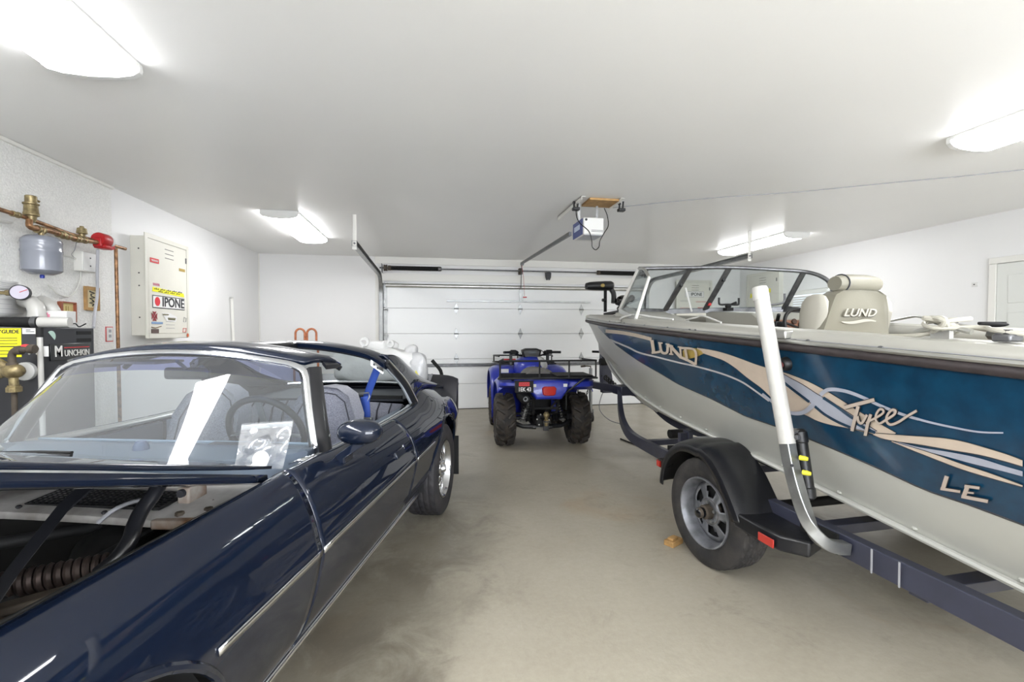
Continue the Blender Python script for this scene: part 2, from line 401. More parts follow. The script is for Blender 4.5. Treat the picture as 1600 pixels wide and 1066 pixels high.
for x, y0, y1 in ((-.13, -.30, .55), (.27, -.30, .02)):
    obj('hanger_angle', MB().box(x - .02, x + .02, y0, y1, .345, .350).box(x - .02, x - .016, y0, y1, .31, .350), 'trimw', op)
for x in (-.09, .10): obj('hanger_strap', MB().box(x - .012, x + .012, -.05, -.046, .16, .345), 'steel', op)
for x, y, s in ((-.16, -.16, 1), (.30, -.2, -1)):
    l = obj('work_light', MB().box(x - .035, x + .035, y - .03, y + .03, .245, .275), 'black', op, bevel=.006)
    obj('light_stem', MB().tube([(x - .02, y, .27), (x - .02, y, .335)], .009, 8).tube([(x + .015, y, .27), (x + .02, y, .345)], .009, 8).ell((x - .02, y, .32), (.016, .016, .016), 8, 6), 'black', l)
obj('drive_rail', MB().obox((-.13, .12, .075), (.05, 3.70, .27), .028, .04), 'steeld', op)
obj('trolley_arm', MB().obox((.03, 3.55, .245), (.05, 3.72, -.17), .012, .026).box(.02, .06, 3.50, 3.60, .22, .27), 'steeld', op)
obj('release_cord', MB().tube([(.035, 3.55, .24), (.06, 3.53, .0), (.08, 3.53, -.33)], .003, 5), 'red', op)
obj('release_handle', MB().box(.05, .12, 3.525, 3.535, -.36, -.34), 'red', op, bevel=.003)
cb = obj('ceiling_cable', MB().tube([tuple(at(u, v, 2, ZC - .006)) for u, v in ((957, 325), (1040, 316), (1120, 309), (1250, 300), (1400, 285), (1500, 276), (1620, 263))], .004, 5), 'greyink'); tag(cb, 'thin grey cable stapled along the ceiling right of the door opener', 'cable')
# ceiling lights
def light(x, y0, y1, wd, label):
    L = y1 - y0; t = thing('ceiling_light', label, 'light', (x, (y0 + y1) / 2, ZC), 0, 'fluorescent ceiling lights')
    obj('housing', MB().box(-wd / 2, wd / 2, -L / 2 + .008, L / 2 - .008, -.024, -.001), 'white', t)
    pr = [(-.49, -.025), (-.5, -.030), (-.49, -.046), (-.43, -.064), (-.28, -.078), (0, -.084), (.28, -.078), (.43, -.064), (.49, -.046), (.5, -.030), (.49, -.025)]
    rows = [[(a * wd, y, z) for a, z in pr] for y in (-L / 2 + .02, L / 2 - .02)]
    obj('lens', MB().loft(rows), 'bulb', t, ang=60)
    for y in (-L / 2 + .006, L / 2 - .006):
        rows = [[(a * wd * 1.02, y + d, z * 1.04 if z < -.026 else -.002) for a, z in pr] for d in (-.014, .014)]
        obj('end_cap', MB().loft(rows), 'white', t)
    return t
light(-1.59, -.45, 2.59, .41, 'long fluorescent ceiling light at the front left above the car nose')
light(-1.595, 5.42, 6.92, .38, 'fluorescent ceiling light near the left wall between metal cabinet and garage door track')
light(3.64, 1.10, 2.60, .38, 'fluorescent ceiling light at the far right of the photo above the boat stern')
light(4.78, 5.40, 6.85, .37, 'fluorescent ceiling light behind the right track hanger and boat windscreen')
light(-1.59, -2.5, -.6, .41, 'added unseen fluorescent ceiling light behind the camera on the car side')  # out of view, added to raise the room's brightness
light(3.64, -2.2, -.7, .38, 'added unseen fluorescent ceiling light behind the camera on the boat side')  # second unseen fixture, likewise added for brightness
# unseen glowing panel, framed like a window, added behind the camera as fill light
w2 = bpy.data.objects.new('fill_light_panel', None); COL.objects.link(w2); w2.location = (2.2, YF, 1.5); w2['kind'] = 'structure'; w2['label'] = 'wide glowing fill panel added in the wall behind the camera'
obj('window_frame', MB().box(-2.3, -2.2, 0, .03, -.95, .95).box(2.2, 2.3, 0, .03, -.95, .95).box(-2.3, 2.3, 0, .03, .85, .95).box(-2.3, 2.3, 0, .03, -.95, -.85).box(-.04, .04, 0, .03, -.85, .85), 'trimw', w2, bevel=.004)
obj('pane', MB().box(-2.2, 2.2, .001, .006, -.85, .85), mat('added fill panel glow', 'f4f8ff', .2, emit=10.0), w2, flat=True)
# window and door in the right wall
win = bpy.data.objects.new('window_1', None); COL.objects.link(win); win.location = (XR, 6.55, 1.6); win['kind'] = 'structure'; win['label'] = 'white blinds window in the right wall behind the boat'
obj('window_frame', MB().box(-.03, 0, -.60, -.53, -.55, .50).box(-.03, 0, .53, .60, -.55, .50).box(-.03, 0, -.60, .60, .43, .50).box(-.035, 0, -.62, .62, -.60, -.53), 'trimw', win, bevel=.004)
obj('pane', MB().box(-.004, -.001, -.53, .53, -.53, .43), mat('daylit pane', 'f4f8ff', .2, emit=.5), win, flat=True)
for k in range(24): obj('blind_slat', MB().box(-.026, -.008, -.52, .52, -.52 + k * .039, -.495 + k * .039), 'white', win, flat=True)
d2 = bpy.data.objects.new('door_2', None); COL.objects.link(d2); d2.location = (XR, 3.74, 0); d2['kind'] = 'structure'; d2['label'] = 'white panelled passage door in the right wall'
obj('door_frame', MB().box(-.03, 0, .40, .47, 0, 2.16).box(-.03, 0, -.47, -.40, 0, 2.16).box(-.03, 0, -.47, .47, 2.161, 2.23), 'trimw', d2, bevel=.004)
obj('door_leaf', MB().box(-.022, -.001, -.395, .395, .01, 2.155), 'doord', d2)
for (y0, y1) in ((.05, .29), (-.29, -.05)):
    for z0, z1 in ((1.72, 2.03), (1.0, 1.62), (.2, .9)):
        obj('door_panel', MB().box(-.030, -.0225, y0, y1, z0, z1), 'doord', d2, bevel=.006)
obj('door_knob', MB().lathe([(.0, .06), (.025, .055), (.03, .04), (.012, .02), (.012, 0), (.03, 0)], 16, (-.022, -.34, .98), (-1, 0, 0)), 'brass', d2)
# ------------------------------------------------------------------ left wall equipment
XW = XL + .014
def cabinet(name, label, loc, rz, W, D, H, art):
    # local: x along the wall, y out of the wall (negative = into the room), z up from bottom
    t = thing(name, label, 'cabinet', loc, rz, 'metal wall cabinets')
    obj('body', MB().box(.03, W - .03, -D, 0, .03, H - .03), 'cream', t, bevel=.003)
    fy = -D
    obj('face_flange', MB().box(0, .045, fy - .012, fy, 0, H).box(W - .045, W, fy - .012, fy, 0, H).box(.045, W - .045, fy - .012, fy, H - .045, H).box(.045, W - .045, fy - .012, fy, 0, .045), 'cream', t, bevel=.002)
    dr = obj('cabinet_door', MB().box(.048, W - .048, fy - .009, fy - .001, .048, H - .048), 'cream', t, bevel=.002)
    for zz in (H - .11, H - .155, H - .20): obj('vent_slot', MB().box(W * .42, W * .62, fy - .0105, fy - .0088, zz, zz + .006), 'darkink', dr, flat=True)
    for zz in (.10, .135, .17): obj('vent_slot', MB().box(W * .42, W * .62, fy - .0105, fy - .0088, zz, zz + .004), 'greyink', dr, flat=True)
    obj('latch', MB().box(W - .07, W - .05, fy - .016, fy - .0088, H - .2, H - .14), 'steeld', dr)
    for q in ((.03, .2), (.03, .5), (.03, .62), (.03, .85)):
        obj('screw', MB().lathe([(0, .004), (.007, .003), (.007, 0)], 8, (.03, -D * .55, H * q[1]), (-1, 0, 0)), 'darkink', t)
    art(t, dr, W, H, fy - .0115)
    return t
def flatbox(x0, x1, z0, z1, y, d=.0012): return MB().box(x0, x1, y - d, y, z0, z1)
def art_main(t, dr, W, H, y):
    X = lambda a: .048 + a * (W - .096); Z = lambda a: H * a
    obj('red_sticker', flatbox(X(.04), X(.25), Z(.73), Z(.775), y), 'redink', dr, flat=True)
    obj('sticker_squiggle', MB().tube([(X(.07 + .015 * k), y - .002, Z(.752 + .008 * (-1) ** k)) for k in range(11)], .004, 4), 'paper', dr)
    obj('gold_sticker', flatbox(X(.78), X(.95), Z(.71), Z(.74), y), 'goldink', dr, flat=True)
    obj('pink_sticker_script', MB().tube([(X(.1 + .014 * k), y - .001, Z(.525 + .012 * (-1) ** k)) for k in range(12)], .0025, 4), 'pinkink', dr)
    obj('yellow_strip', MB().prism([(X(.08), Z(.455)), (X(.92), Z(.435)), (X(.90), Z(.475)), (X(.09), Z(.498))], .001, Matrix(((1, 0, 0, 0), (0, 0, -1, y), (0, 1, 0, 0), (0, 0, 0, 1)))), 'yellow', dr, flat=True)
    mb = MB()
    for r, (a, b) in enumerate(((.12, .88), (.22, .8))):
        n = int((b - a) * 40)
        for k in range(n):
            if k % 6 == 5: continue
            xx = X(a + (b - a) * k / n); mb.box(xx, xx + .009, y - .0025, y - .001, Z(.474 - r * .02), Z(.484 - r * .02 + .004 * (k % 3)))
    obj('strip_print', mb, 'darkink', dr, flat=True, stuff=True)
    obj('sticker_border', flatbox(X(.08), X(.92), Z(.295), Z(.42), y), 'darkink', dr, flat=True)
    obj('white_sticker', flatbox(X(.09), X(.91), Z(.303), Z(.412), y - .0014), 'paper', dr, flat=True)
    obj('red_dot', MB().lathe([(0, .002), (.045, .002), (.045, 0)], 20, (X(.19), y - .003, Z(.36)), (0, -1, 0)), mat('sticker red', 'd8303a', .5), dr)
    text('sticker_lettering', 'IPONE', .135, 'darkink', dr, frame_mx((X(.60), y - .0045, Z(.357)), (1, 0, 0), (0, 0, 1)), bold=True, sx=1.12)
    c = Vector((X(.12), 0, Z(.215))); mb = MB()
    for k in range(4):
        R = Matrix.Rotation(k * PI / 2, 4, 'Z'); pts = [R @ Vector(q) for q in ((.006, .006, 0), (.034, .05, 0), (0, .042, 0), (-.034, .05, 0), (-.006, .006, 0))]
        mb.add([(c.x + q.x, y - .002, c.z + q.y) for q in pts], [(0, 1, 2, 3, 4)])
    obj('red_cross_sticker', mb, mat('maroon ink', '8e3038', .6), dr, flat=True, solid=.001)
    obj('two_line_sticker', MB().prism([(X(.3), Z(.25)), (X(.5), Z(.255)), (X(.7), Z(.215)), (X(.66), Z(.165)), (X(.42), Z(.175))], .001, Matrix(((1, 0, 0, 0), (0, 0, -1, y), (0, 1, 0, 0), (0, 0, 0, 1)))), 'paper', dr, flat=True)
    obj('two_line_print', MB().tube([(X(.32 + .018 * k), y - .003, Z(.236 + .006 * (-1) ** k)) for k in range(9)], .0035, 4).tube([(X(.45 + .016 * k), y - .003, Z(.195 + .011 * (-1) ** k)) for k in range(13)], .0045, 4), mat('olive ink', '6b6640', .6), dr)
    obj('blue_sticker', flatbox(X(.05), X(.32), Z(.14), Z(.16), y), mat('pale blue ink', '7f9cc0', .6), dr, flat=True)
    obj('dark_sticker', flatbox(X(.04), X(.22), Z(.03 + .02), Z(.09), y), mat('brown ink', '5b4a46', .6), dr, flat=True)
    obj('bird_sticker', MB().tube([(X(.05), y - .001, Z(.108)), (X(.14), y - .001, Z(.10)), (X(.28), y - .001, Z(.118))], .005, 4), mat('tan ink', '8a7a60', .6), dr)
    obj('outline_sticker', MB().tube([(X(.86), y - .001, Z(.06)), (X(.95), y - .001, Z(.06)), (X(.96), y - .001, Z(.1)), (X(.87), y - .001, Z(.1))], .003, 4, closed=True), 'redink', dr)
    obj('outline_sticker', MB().tube([(X(.88), y - .001, Z(.17)), (X(.95), y - .001, Z(.17)), (X(.96), y - .001, Z(.21)), (X(.90), y - .001, Z(.22))], .003, 4, closed=True), 'greyink', dr)
    obj('round_sticker', MB().lathe([(0, .001), (.022, .001), (.022, 0)], 16, (X(.99), y - .006, Z(.025)), (0, -1, 0)), mat('orange ink', 'c2603a', .6), t)
cabinet('metal_cabinet', 'cream metal wall cabinet with IPONE sticker on the left wall', (XL, 5.03, 1.345), PI / 2, .82, .135, 1.025, art_main)
def art_r1(t, dr, W, H, y):
    X = lambda a: .048 + a * (W - .096); Z = lambda a: H * a
    obj('sticker_border', flatbox(X(.2), X(.8), Z(.70), Z(.80), y), 'greyink', dr, flat=True)
    obj('white_sticker', flatbox(X(.21), X(.79), Z(.707), Z(.793), y - .001), 'paper', dr, flat=True)
    text('sticker_lettering', 'IPONE', .085, 'darkink', dr, frame_mx((X(.56), y - .003, Z(.748)), (1, 0, 0), (0, 0, 1)), bold=True, sx=1.0)
    obj('red_dot', MB().lathe([(0, .002), (.018, .002), (.018, 0)], 14, (X(.27), y - .002, Z(.75)), (0, -1, 0)), 'redink', dr)
    obj('red_sticker_script', MB().tube([(X(.55 + .03 * k), y - .001, Z(.62 + .012 * (-1) ** k)) for k in range(12)], .0035, 4), 'redink', dr)
    obj('dark_sticker_script', MB().tube([(X(.05 + .025 * k), y - .001, Z(.63 + .012 * (-1) ** k)) for k in range(13)], .0035, 4), 'greyink', dr)
    obj('red_sticker_script', MB().tube([(X(.05 + .022 * k), y - .001, Z(.50 + .012 * (-1) ** k)) for k in range(13)], .005, 4), 'redink', dr)
    obj('red_sticker', flatbox(X(.6), X(.78), Z(.48), Z(.52), y), 'redink', dr, flat=True)
def art_r2(t, dr, W, H, y):
    X = lambda a: .048 + a * (W - .096); Z = lambda a: H * a
    obj('yellow_strip', MB().prism([(X(.08), Z(.62)), (X(.80), Z(.68)), (X(.80), Z(.74)), (X(.09), Z(.69))], .001, Matrix(((1, 0, 0, 0), (0, 0, -1, y), (0, 1, 0, 0), (0, 0, 0, 1)))), 'yellow', dr, flat=True)
    obj('pink_sticker', flatbox(X(.1), X(.4), Z(.17), Z(.2), y), 'pinkink', dr, flat=True)
a = at(1058, 437, 1, YB - .13); b = at(1114, 437, 1, YB - .13)
cabinet('metal_cabinet', 'cream metal cabinet with red stickers seen through the middle boat windscreen pane', (a[0], YB, 1.30), 0, b[0] - a[0], .10, a[2] - 1.30, art_r1)
a = at(1165, 430, 0, XR - .13); b = at(1216, 424, 0, XR - .13)
cabinet('metal_cabinet', 'cream metal cabinet with yellow strip seen behind the boat steering wheel', (XR, a[1], 1.30), -PI / 2, a[1] - b[1], .10, a[2] - 1.30, art_r2)
def LW(u, v, d=.15):
    return Vector(at(u, v, 0, XL + d))
# copper manifold along the wall
pm = thing('copper_pipe_manifold', 'copper heating pipes with brass air vent running along the left wall', 'pipes', (XL, 3.9, 2.2))
def rel(p, t): return tuple(Vector(p) - t.location)
A0 = LW(-30, 318, .14); A1 = LW(40, 340, .14); A2 = LW(110, 366, .14); A3 = LW(196, 389, .14)
obj('supply_pipe', MB().tube([rel(p, pm) for p in (A0, A1, A2, A3)], .014, 10), 'copper', pm)
B1 = LW(50, 352, .17); B2 = LW(75, 360, .17); B3 = LW(115, 372, .17); B4 = LW(160, 380, .17)
obj('manifold_pipe', MB().tube(spl([rel(LW(46, 344, .16), pm), rel(LW(48, 355, .17), pm), rel(B2, pm), rel(B3, pm), rel(B4, pm)], 4), .019, 10), 'copper', pm)
for u, v, r in ((62, 359, .028), (95, 366, .027), (103, 369, .026), (120, 373, .028), (130, 375, .026), (24, 335, .02)):
    p = LW(u, v, .165 if u > 40 else .14); d = (B4 - B1).normalized()
    obj('pipe_fitting', MB().lathe([(0, -.03), (r, -.028), (r, -.012), (r * .82, -.008), (r * .82, .008), (r, .012), (r, .028), (0, .03)], 12, rel(p, pm), d), 'brass', pm)
p = rel(LW(49, 345, .15), pm)
av = obj('air_vent', MB().lathe([(.0, -.01), (.022, -.01), (.03, .03), (.043, .035), (.043, .05), (.04, .055), (.037, .105), (.044, .11), (.044, .118), (.032, .122), (.032, .165), (.028, .17), (0, .17)], 18, p, (0, 0, 1)), 'brass', pm)
obj('vent_nozzle', MB().cyl((p[0], p[1] + .02, p[2] + .15), (p[0] + .01, p[1] + .055, p[2] + .145), .009, 8), 'brass', av)
p = rel(LW(128, 366, .15), pm)
obj('relief_valve', MB().lathe([(.0, -.03), (.02, -.03), (.022, .0), (.036, .005), (.03, .045), (.015, .05), (.013, .062), (0, .062)], 14, p, (0, 0, 1)), 'brass', pm)
obj('down_pipe', MB().tube([rel(LW(181, 388, .12), pm), rel(LW(183, 390, .12), pm)[:2] + (-2.19,)], .014, 10), 'copper', pm)
obj('thermostat_wire', MB().tube(spl([rel(LW(120, 376, .15), pm), rel(LW(117, 390, .06), pm), rel(LW(112, 398, .04), pm), rel(LW(122, 405, .03), pm), rel(LW(140, 402, .03), pm)], 5), .0025, 5), 'greyink', pm)
pu = thing('circulator_pump', 'red circulator pump mounted on the copper pipes at their right end', 'pump', tuple(LW(162, 378, .17)))
d = (A3 - A2).normalized()
obj('motor', MB().lathe([(0, -.075), (.05, -.072), (.055, -.06), (.055, .03), (.05, .04), (0, .04)], 18, (0, 0, .012), d), 'red', pu)
obj('motor_label', MB().lathe([(0, .0), (.046, .0), (.046, .035), (0, .036)], 18, (d.x * .04, d.y * .04, .012 + d.z * .04), d), 'paper', pu)
obj('volute', MB().box(-.045, .045, -.06, .06, -.062, -.028), 'red', pu, bevel=.015)
obj('flange', MB().box(-.03, .03, -.085, -.065, -.05, .02).box(-.03, .03, .075, .095, -.05, .02), 'red', pu, bevel=.006)
cbl = obj('power_cable', MB().tube(spl([LW(153, 390, .14), LW(152, 425, .10), LW(152, 460, .08), LW(148, 490, .12), LW(146, 512, .2)], 6), .011, 8), mat('grey cable sheath', 'b6b7bd', .5)); tag(cbl, 'grey flexible cable hanging from the red pump down to the boiler', 'cable')
# expansion tank
tk = thing('expansion_tank', 'grey enamel expansion tank hanging under the copper pipes', 'tank', tuple(LW(66, 430, .17)))
H = LW(66, 369, .17).z - LW(66, 430, .17).z
obj('tank_body', MB().lathe([(0, .0), (.06, .002), (.095, .018), (.108, .03), (.108, H * .55), (.111, H * .58), (.111, H * .62), (.108, H * .65), (.108, H * .8), (.11, H * .82), (.106, H * .9), (.085, H * .975), (.03, H), (0, H)], 32), 'tankgrey', tk)
obj('air_valve', MB().lathe([(0, -.022), (.012, -.022), (.014, -.005), (.01, .002)], 12), mat('blue cap', '2a3c9c', .4), tk)
obj('tank_neck', MB().cyl((0, 0, H), (0, 0, H + .05), .016, 12), 'brass', tk)
obj('tank_label', MB().lathe([(.1095, .09), (.1095, .16)], 8, (0, 0, 0), (0, 0, 1), -.9 + 2.35, .0 + 2.35), 'paper', tk, solid=.001)
# junction boxes, wire, notices, small frames
def wallbox(name, label, cat, u0, v0, u1, v1, depth, m, d0=.0, bevel=.004):
    p = at(u0, v0, 0, XW + depth); q = at(u1, v1, 0, XW + depth)
    t = thing(name, label, cat, (XW, (p[1] + q[1]) / 2, min(p[2], q[2])))
    w_ = abs(q[1] - p[1]) / 2; h_ = abs(q[2] - p[2])
    return t, w_, h_
t, w_, h_ = wallbox('junction_box', 'white square junction box on the rough wall under the red pump', 'electrical box', 130, 392, 152, 427, .07, 'white')
obj('box_body', MB().box(0, .065, -w_, w_, 0, h_), 'trimw', t, bevel=.004); obj('cover', MB().box(.0655, .07, -w_ * .97, w_ * .97, .004, h_ - .004), 'white', t, bevel=.002)
for k in (.3, .7): obj('screw', MB().cyl((.07, 0, h_ * k), (.073, 0, h_ * k), .006, 8), 'darkink', t)
t, w_, h_ = wallbox('control_box', 'white control box behind the copper pipe at the left photo edge', 'electrical box', -25, 312, 22, 350, .06, 'white')
obj('box_body', MB().box(0, .055, -w_, w_, 0, h_), 'trimw', t, bevel=.006); obj('cover', MB().box(.0555, .062, -w_ * .95, w_ * .95, .006, h_ - .006), 'white', t, bevel=.003)
t, w_, h_ = wallbox('picture_frame', 'small wooden framed plaque hanging beside the grey pump cable', 'picture', 134, 447, 157, 486, .02, 'wood')
obj('frame', MB().box(0, .02, -w_, -w_ * .72, 0, h_).box(0, .02, w_ * .72, w_, 0, h_).box(0, .02, -w_ * .72, w_ * .72, 0, h_ * .12).box(0, .02, -w_ * .72, w_ * .72, h_ * .86, h_), 'woodl', t, bevel=.003)
pc = obj('picture', MB().box(0, .01, -w_ * .72, w_ * .72, h_ * .12, h_ * .86), mat('aged print', 'cbbf98', .7), t, flat=True)
obj('picture_motif', MB().tube([(.011, w_ * .4 * math.sin(k * 2.3), h_ * (.2 + .06 * k)) for k in range(11)], .006, 4), 'darkink', pc)
t, w_, h_ = wallbox('picture_frame', 'small reddish frame with yellowed certificate above the boiler', 'picture', 96, 471, 121, 504, .03, 'wood')
obj('frame', MB().box(0, .03, -w_, -w_ * .74, 0, h_).box(0, .03, w_ * .86, w_, 0, h_).box(0, .03, -w_ * .74, w_ * .86, 0, h_ * .06).box(0, .03, -w_ * .74, w_ * .86, h_ * .94, h_), mat('red brown wood', '96553c', .5), t, bevel=.003)
pc = obj('picture', MB().box(0, .01, -w_ * .74, w_ * .86, h_ * .06, h_ * .94), mat('yellowed paper', 'd8c588', .7), t, flat=True)
obj('picture_lines', MB().box(.0105, .0115, -w_ * .15, w_ * .0, h_ * .25, h_ * .8).box(.0105, .0115, w_ * .15, w_ * .25, h_ * .25, h_ * .8), 'goldink', pc, flat=True)
M['faint'] = mat('faint grey print', 'b4b4b8', .8)
for k, (u0, v0, u1, v1) in enumerate(((-40, 433, 28, 455), (-40, 455, 40, 497))):
    t, w_, h_ = wallbox('paper_notice', ['white printed sheet pinned above the pressure gauge', 'white printed sheet pinned behind the pressure gauge above the boiler'][k], 'paper', u0, v0, u1, v1, .006 + .004 * k, 'paper')
    sh = obj('sheet', MB().grid([[(.006 + .004 * k + .002 * math.sin(a * 3 + k), (2 * b - 1) * w_, a * h_) for b in (0, .5, 1)] for a in (0, .25, .5, .75, 1)]), 'paper', t, solid=.001)
    mb = MB()
    for r in range(4):
        zz = h_ * (.16 + .2 * r); mb.box(.008 + .004 * k, .0095 + .004 * k, -w_ * .9, w_ * (.9 - .25 * (r % 3)), zz, zz + .0025)
    obj('print_lines', mb, M['faint'], t, flat=True)
hs = obj('clear_hose', MB().tube(spl([LW(94, 398, .03), LW(118, 405, .03), LW(126, 430, .03), LW(120, 452, .03), LW(108, 463, .03), LW(92, 460, .03), LW(75, 445, .03)], 7), .006, 6), mat('milky hose', 'd9d9d2', .3)); tag(hs, 'loop of milky thin hose on the wall right of the tank', 'hose')
sw = thing('wall_outlet', 'white outlet plate on the wall at the right end of the boiler', 'outlet', (XW, at(168, 522, 0, XW)[1] + .02, 1.33))
obj('plate', MB().box(0, .008, -.04, .04, 0, .12), 'white', sw, bevel=.003); obj('rim', MB().box(0, .004, -.047, .047, -.007, .127), 'redink', sw, flat=True)
for z in (.03, .075): obj('socket', MB().box(.008, .0095, -.016, .016, z, z + .026), 'greyink', sw, flat=True)
hk = thing('wall_switch', 'tiny white switch box on the right wall beside the door', 'switch', (XR, 4.36, 1.93)); obj('plate', MB().box(-.008, 0, -.03, .03, 0, .05), 'white', hk, bevel=.002); obj('toggle', MB().box(-.02, -.008, -.004, .004, .02, .03), 'darkink', hk)
stk = thing('door_stop_bar', 'thin white metal strip leaning against the left wall behind the car', 'metal strip', (XL + .02, 7.33, 0))
obj('strip', MB().obox((.03, .05, 0), (.015, -.03, 1.90), .035, .012), 'trimw', stk); obj('end_cap', MB().box(-.003, .03, -.055, -.01, 1.88, 1.905), 'alu', stk)
# ------------------------------------------------------------------ boiler
BX, BY0, BY1, BZ = -2.33, 3.37, 3.86, 1.44
bo = thing('boiler', 'dark grey floor boiler with MUNCHKIN nameplate in front of the left wall', 'boiler', ((BX + XL) / 2 - .03, (BY0 + BY1) / 2, 0))
bw = (BX - XL) / 2 - .04; bd = (BY1 - BY0) / 2
obj('cabinet_shell', MB().box(-bw, bw, -bd, bd, .12, BZ), 'boiler', bo, bevel=.006)
obj('base', MB().box(-bw + .03, bw - .03, -bd + .03, bd - .03, 0, .1195), 'blackm', bo)
for z in (BZ - .085, BZ - .035): obj('vent', MB().box(bw, bw + .002, bd - .17, bd - .03, z - .012, z + .012), 'blackm', bo, flat=True)
obj('side_seam', MB().box(bw, bw + .001, -bd + .012, -bd + .016, .12, BZ), 'blackm', bo, flat=True)
np_ = obj('nameplate', MB().box(bw + .0005, bw + .008, -.165, .20, BZ - .215, BZ - .105), 'blackg', bo, bevel=.002)
text('nameplate_capital', 'M', .10, 'trimw', np_, frame_mx((bw + .010, -.10, BZ - .158), (0, 1, 0), (0, 0, 1)), bold=True, sx=.9)
text('nameplate_lettering', 'UNCHKIN', .060, 'trimw', np_, frame_mx((bw + .010, .065, BZ - .172), (0, 1, 0), (0, 0, 1)), sx=.84)
obj('nameplate_line', MB().box(bw + .008, bw + .0095, -.05, .18, BZ - .136, BZ - .130), 'redink', np_, flat=True)
obj('round_badge', MB().lathe([(0, .002), (.035, .002), (.035, 0)], 16, (bw, -.145, BZ - .055), (1, 0, 0), -PI / 2, PI / 2), mat('pale teal badge', 'b8d4c8', .5), bo)
fy = -bd
def bq(u, v): # point on the boiler's camera-side face
    p = Vector(at(u, v, 1, BY0)); return p - bo.location
e0 = bq(-60, 513); e1 = bq(34, 558)
eg = obj('energy_label', MB().box(e0.x, e1.x, fy - .002, fy, e1.z, e0.z), 'yellow', bo, flat=True)
text('label_heading', 'ENERGYGUIDE', .032, 'darkink', eg, frame_mx((e1.x - .115, fy - .003, e0.z - .022), (1, 0, 0), (0, 0, 1)), bold=True)
mb = MB()
for r, L in ((.06, .17), (.075, .15), (.095, .17), (.112, .19), (.114, .19), (.14, .16), (.16, .17)): mb.box(e1.x - L - .01, e1.x - .02, fy - .0032, fy - .002, e0.z - r - .002, e0.z - r + .002)
obj('label_print', mb, 'darkink', eg, flat=True)
a = bq(35, 513); b = bq(60, 522); wl = obj('white_label', MB().box(a.x, b.x, fy - .002, fy, b.z, a.z), 'paper', bo, flat=True)
obj('label_print', MB().box(a.x + .02, b.x - .02, fy - .0032, fy - .002, b.z + .012, b.z + .016).box(a.x + .02, b.x - .04, fy - .0032, fy - .002, b.z + .022, b.z + .027), 'darkink', wl, flat=True)
for u, v in ((46, 541), (58, 541), (46, 553), (58, 553)): obj('screw', MB().lathe([(0, .004), (.006, .003), (.006, 0)], 8, tuple(bq(u, v)), (0, -1, 0)), 'alu', bo)
a = bq(62, 541); b = bq(80, 557); obj('paper_tag', MB().box(a.x, b.x, fy - .02, fy - .018, b.z, a.z).box((a.x + b.x) / 2 - .002, (a.x + b.x) / 2 + .002, fy - .019, fy, a.z - .006, a.z - .003), 'paper', bo, flat=True)
obj('flue_collar', MB().lathe([(0, .03), (.05, .03), (.056, .026), (.056, 0)], 24, tuple(bq(43, 580)), (0, -1, 0)), 'white', bo)
# drain pipe of white pvc in front of the boiler
dp = thing('drain_pipe', 'white vertical PVC drain pipe in front of the boiler', 'pipe', tuple(Vector(at(66, 590, 1, BY0 - .05)) * 1)); 
q0 = Vector(at(62, 522, 1, BY0 - .05)) - dp.location; q1 = Vector(at(68, 640, 1, BY0 - .05)) - dp.location
dp.location.z = 0; zz = float(at(66, 590, 1, BY0 - .05)[2])
obj('tube', MB().tube([(q0.x, q0.y, q0.z + zz), (q1.x * .6, q1.y, .3), (q1.x * .6, q1.y, .0)], .014, 12), 'pvc', dp)
obj('hose_clamp', MB().lathe([(.0, -.03), (.018, -.03), (.018, .03), (0, .03)], 14, (q0.x, q0.y, q0.z + zz + .01), (0, 0, 1)), 'blackm', dp)
# iron gas pipe
gp = thing('gas_pipe_assembly', 'dusty iron pipe elbow and cross with red valve in front of the boiler', 'pipes', (float(at(18, 580, 1, BY0 - .14)[0]), BY0 - .14, 0))
def gq(u, v, y=BY0 - .14): return Vector(at(u, v, 1, y)) - gp.location
e = gq(18, 552); c = gq(20, 580); bt = gq(22, 602)
obj('elbow_pipe', MB().tube(spl([tuple(c), tuple(gq(19, 565)), tuple(gq(18.5, 556)), tuple(gq(22, 549)), tuple(gq(30, 547)), tuple(gq(40, 546)), tuple(gq(56, 545, BY0 - .06))], 5), .019, 12), 'iron', gp)
for u, v in ((19, 571), (30, 547.5), (50, 545.5)):
    p = gq(u, v); ax = (0, 0, 1) if u < 25 else (1, 0, 0)
    obj('coupling', MB().lathe([(0, -.016), (.026, -.016), (.028, 0), (.026, .016), (0, .016)], 12, tuple(p), ax), 'iron', gp)
obj('cross_fitting', MB().ell(tuple(c), (.06, .045, .045), 14, 8).tube([tuple(gq(-14, 560)), tuple(c)], .026, 12).tube([tuple(gq(-10, 588)), tuple(c)], .024, 12).tube([tuple(c), tuple(gq(38, 580, BY0))], .022, 12).tube([tuple(c), tuple(bt)], .022, 12), 'brass', gp)
obj('drip_cap', MB().lathe([(0, -.04), (.036, -.04), (.036, -.012), (.03, -.008), (.03, .0)], 8, tuple(bt), (0, 0, 1)), 'brass', gp, flat=True)
obj('down_pipe', MB().tube([(bt.x, bt.y, bt.z - .035), (bt.x, bt.y, .01)], .014, 10), 'iron', gp)
obj('valve_handle', MB().ell(tuple(gq(40, 541)), (.028, .012, .012), 12, 8), 'redink', gp)
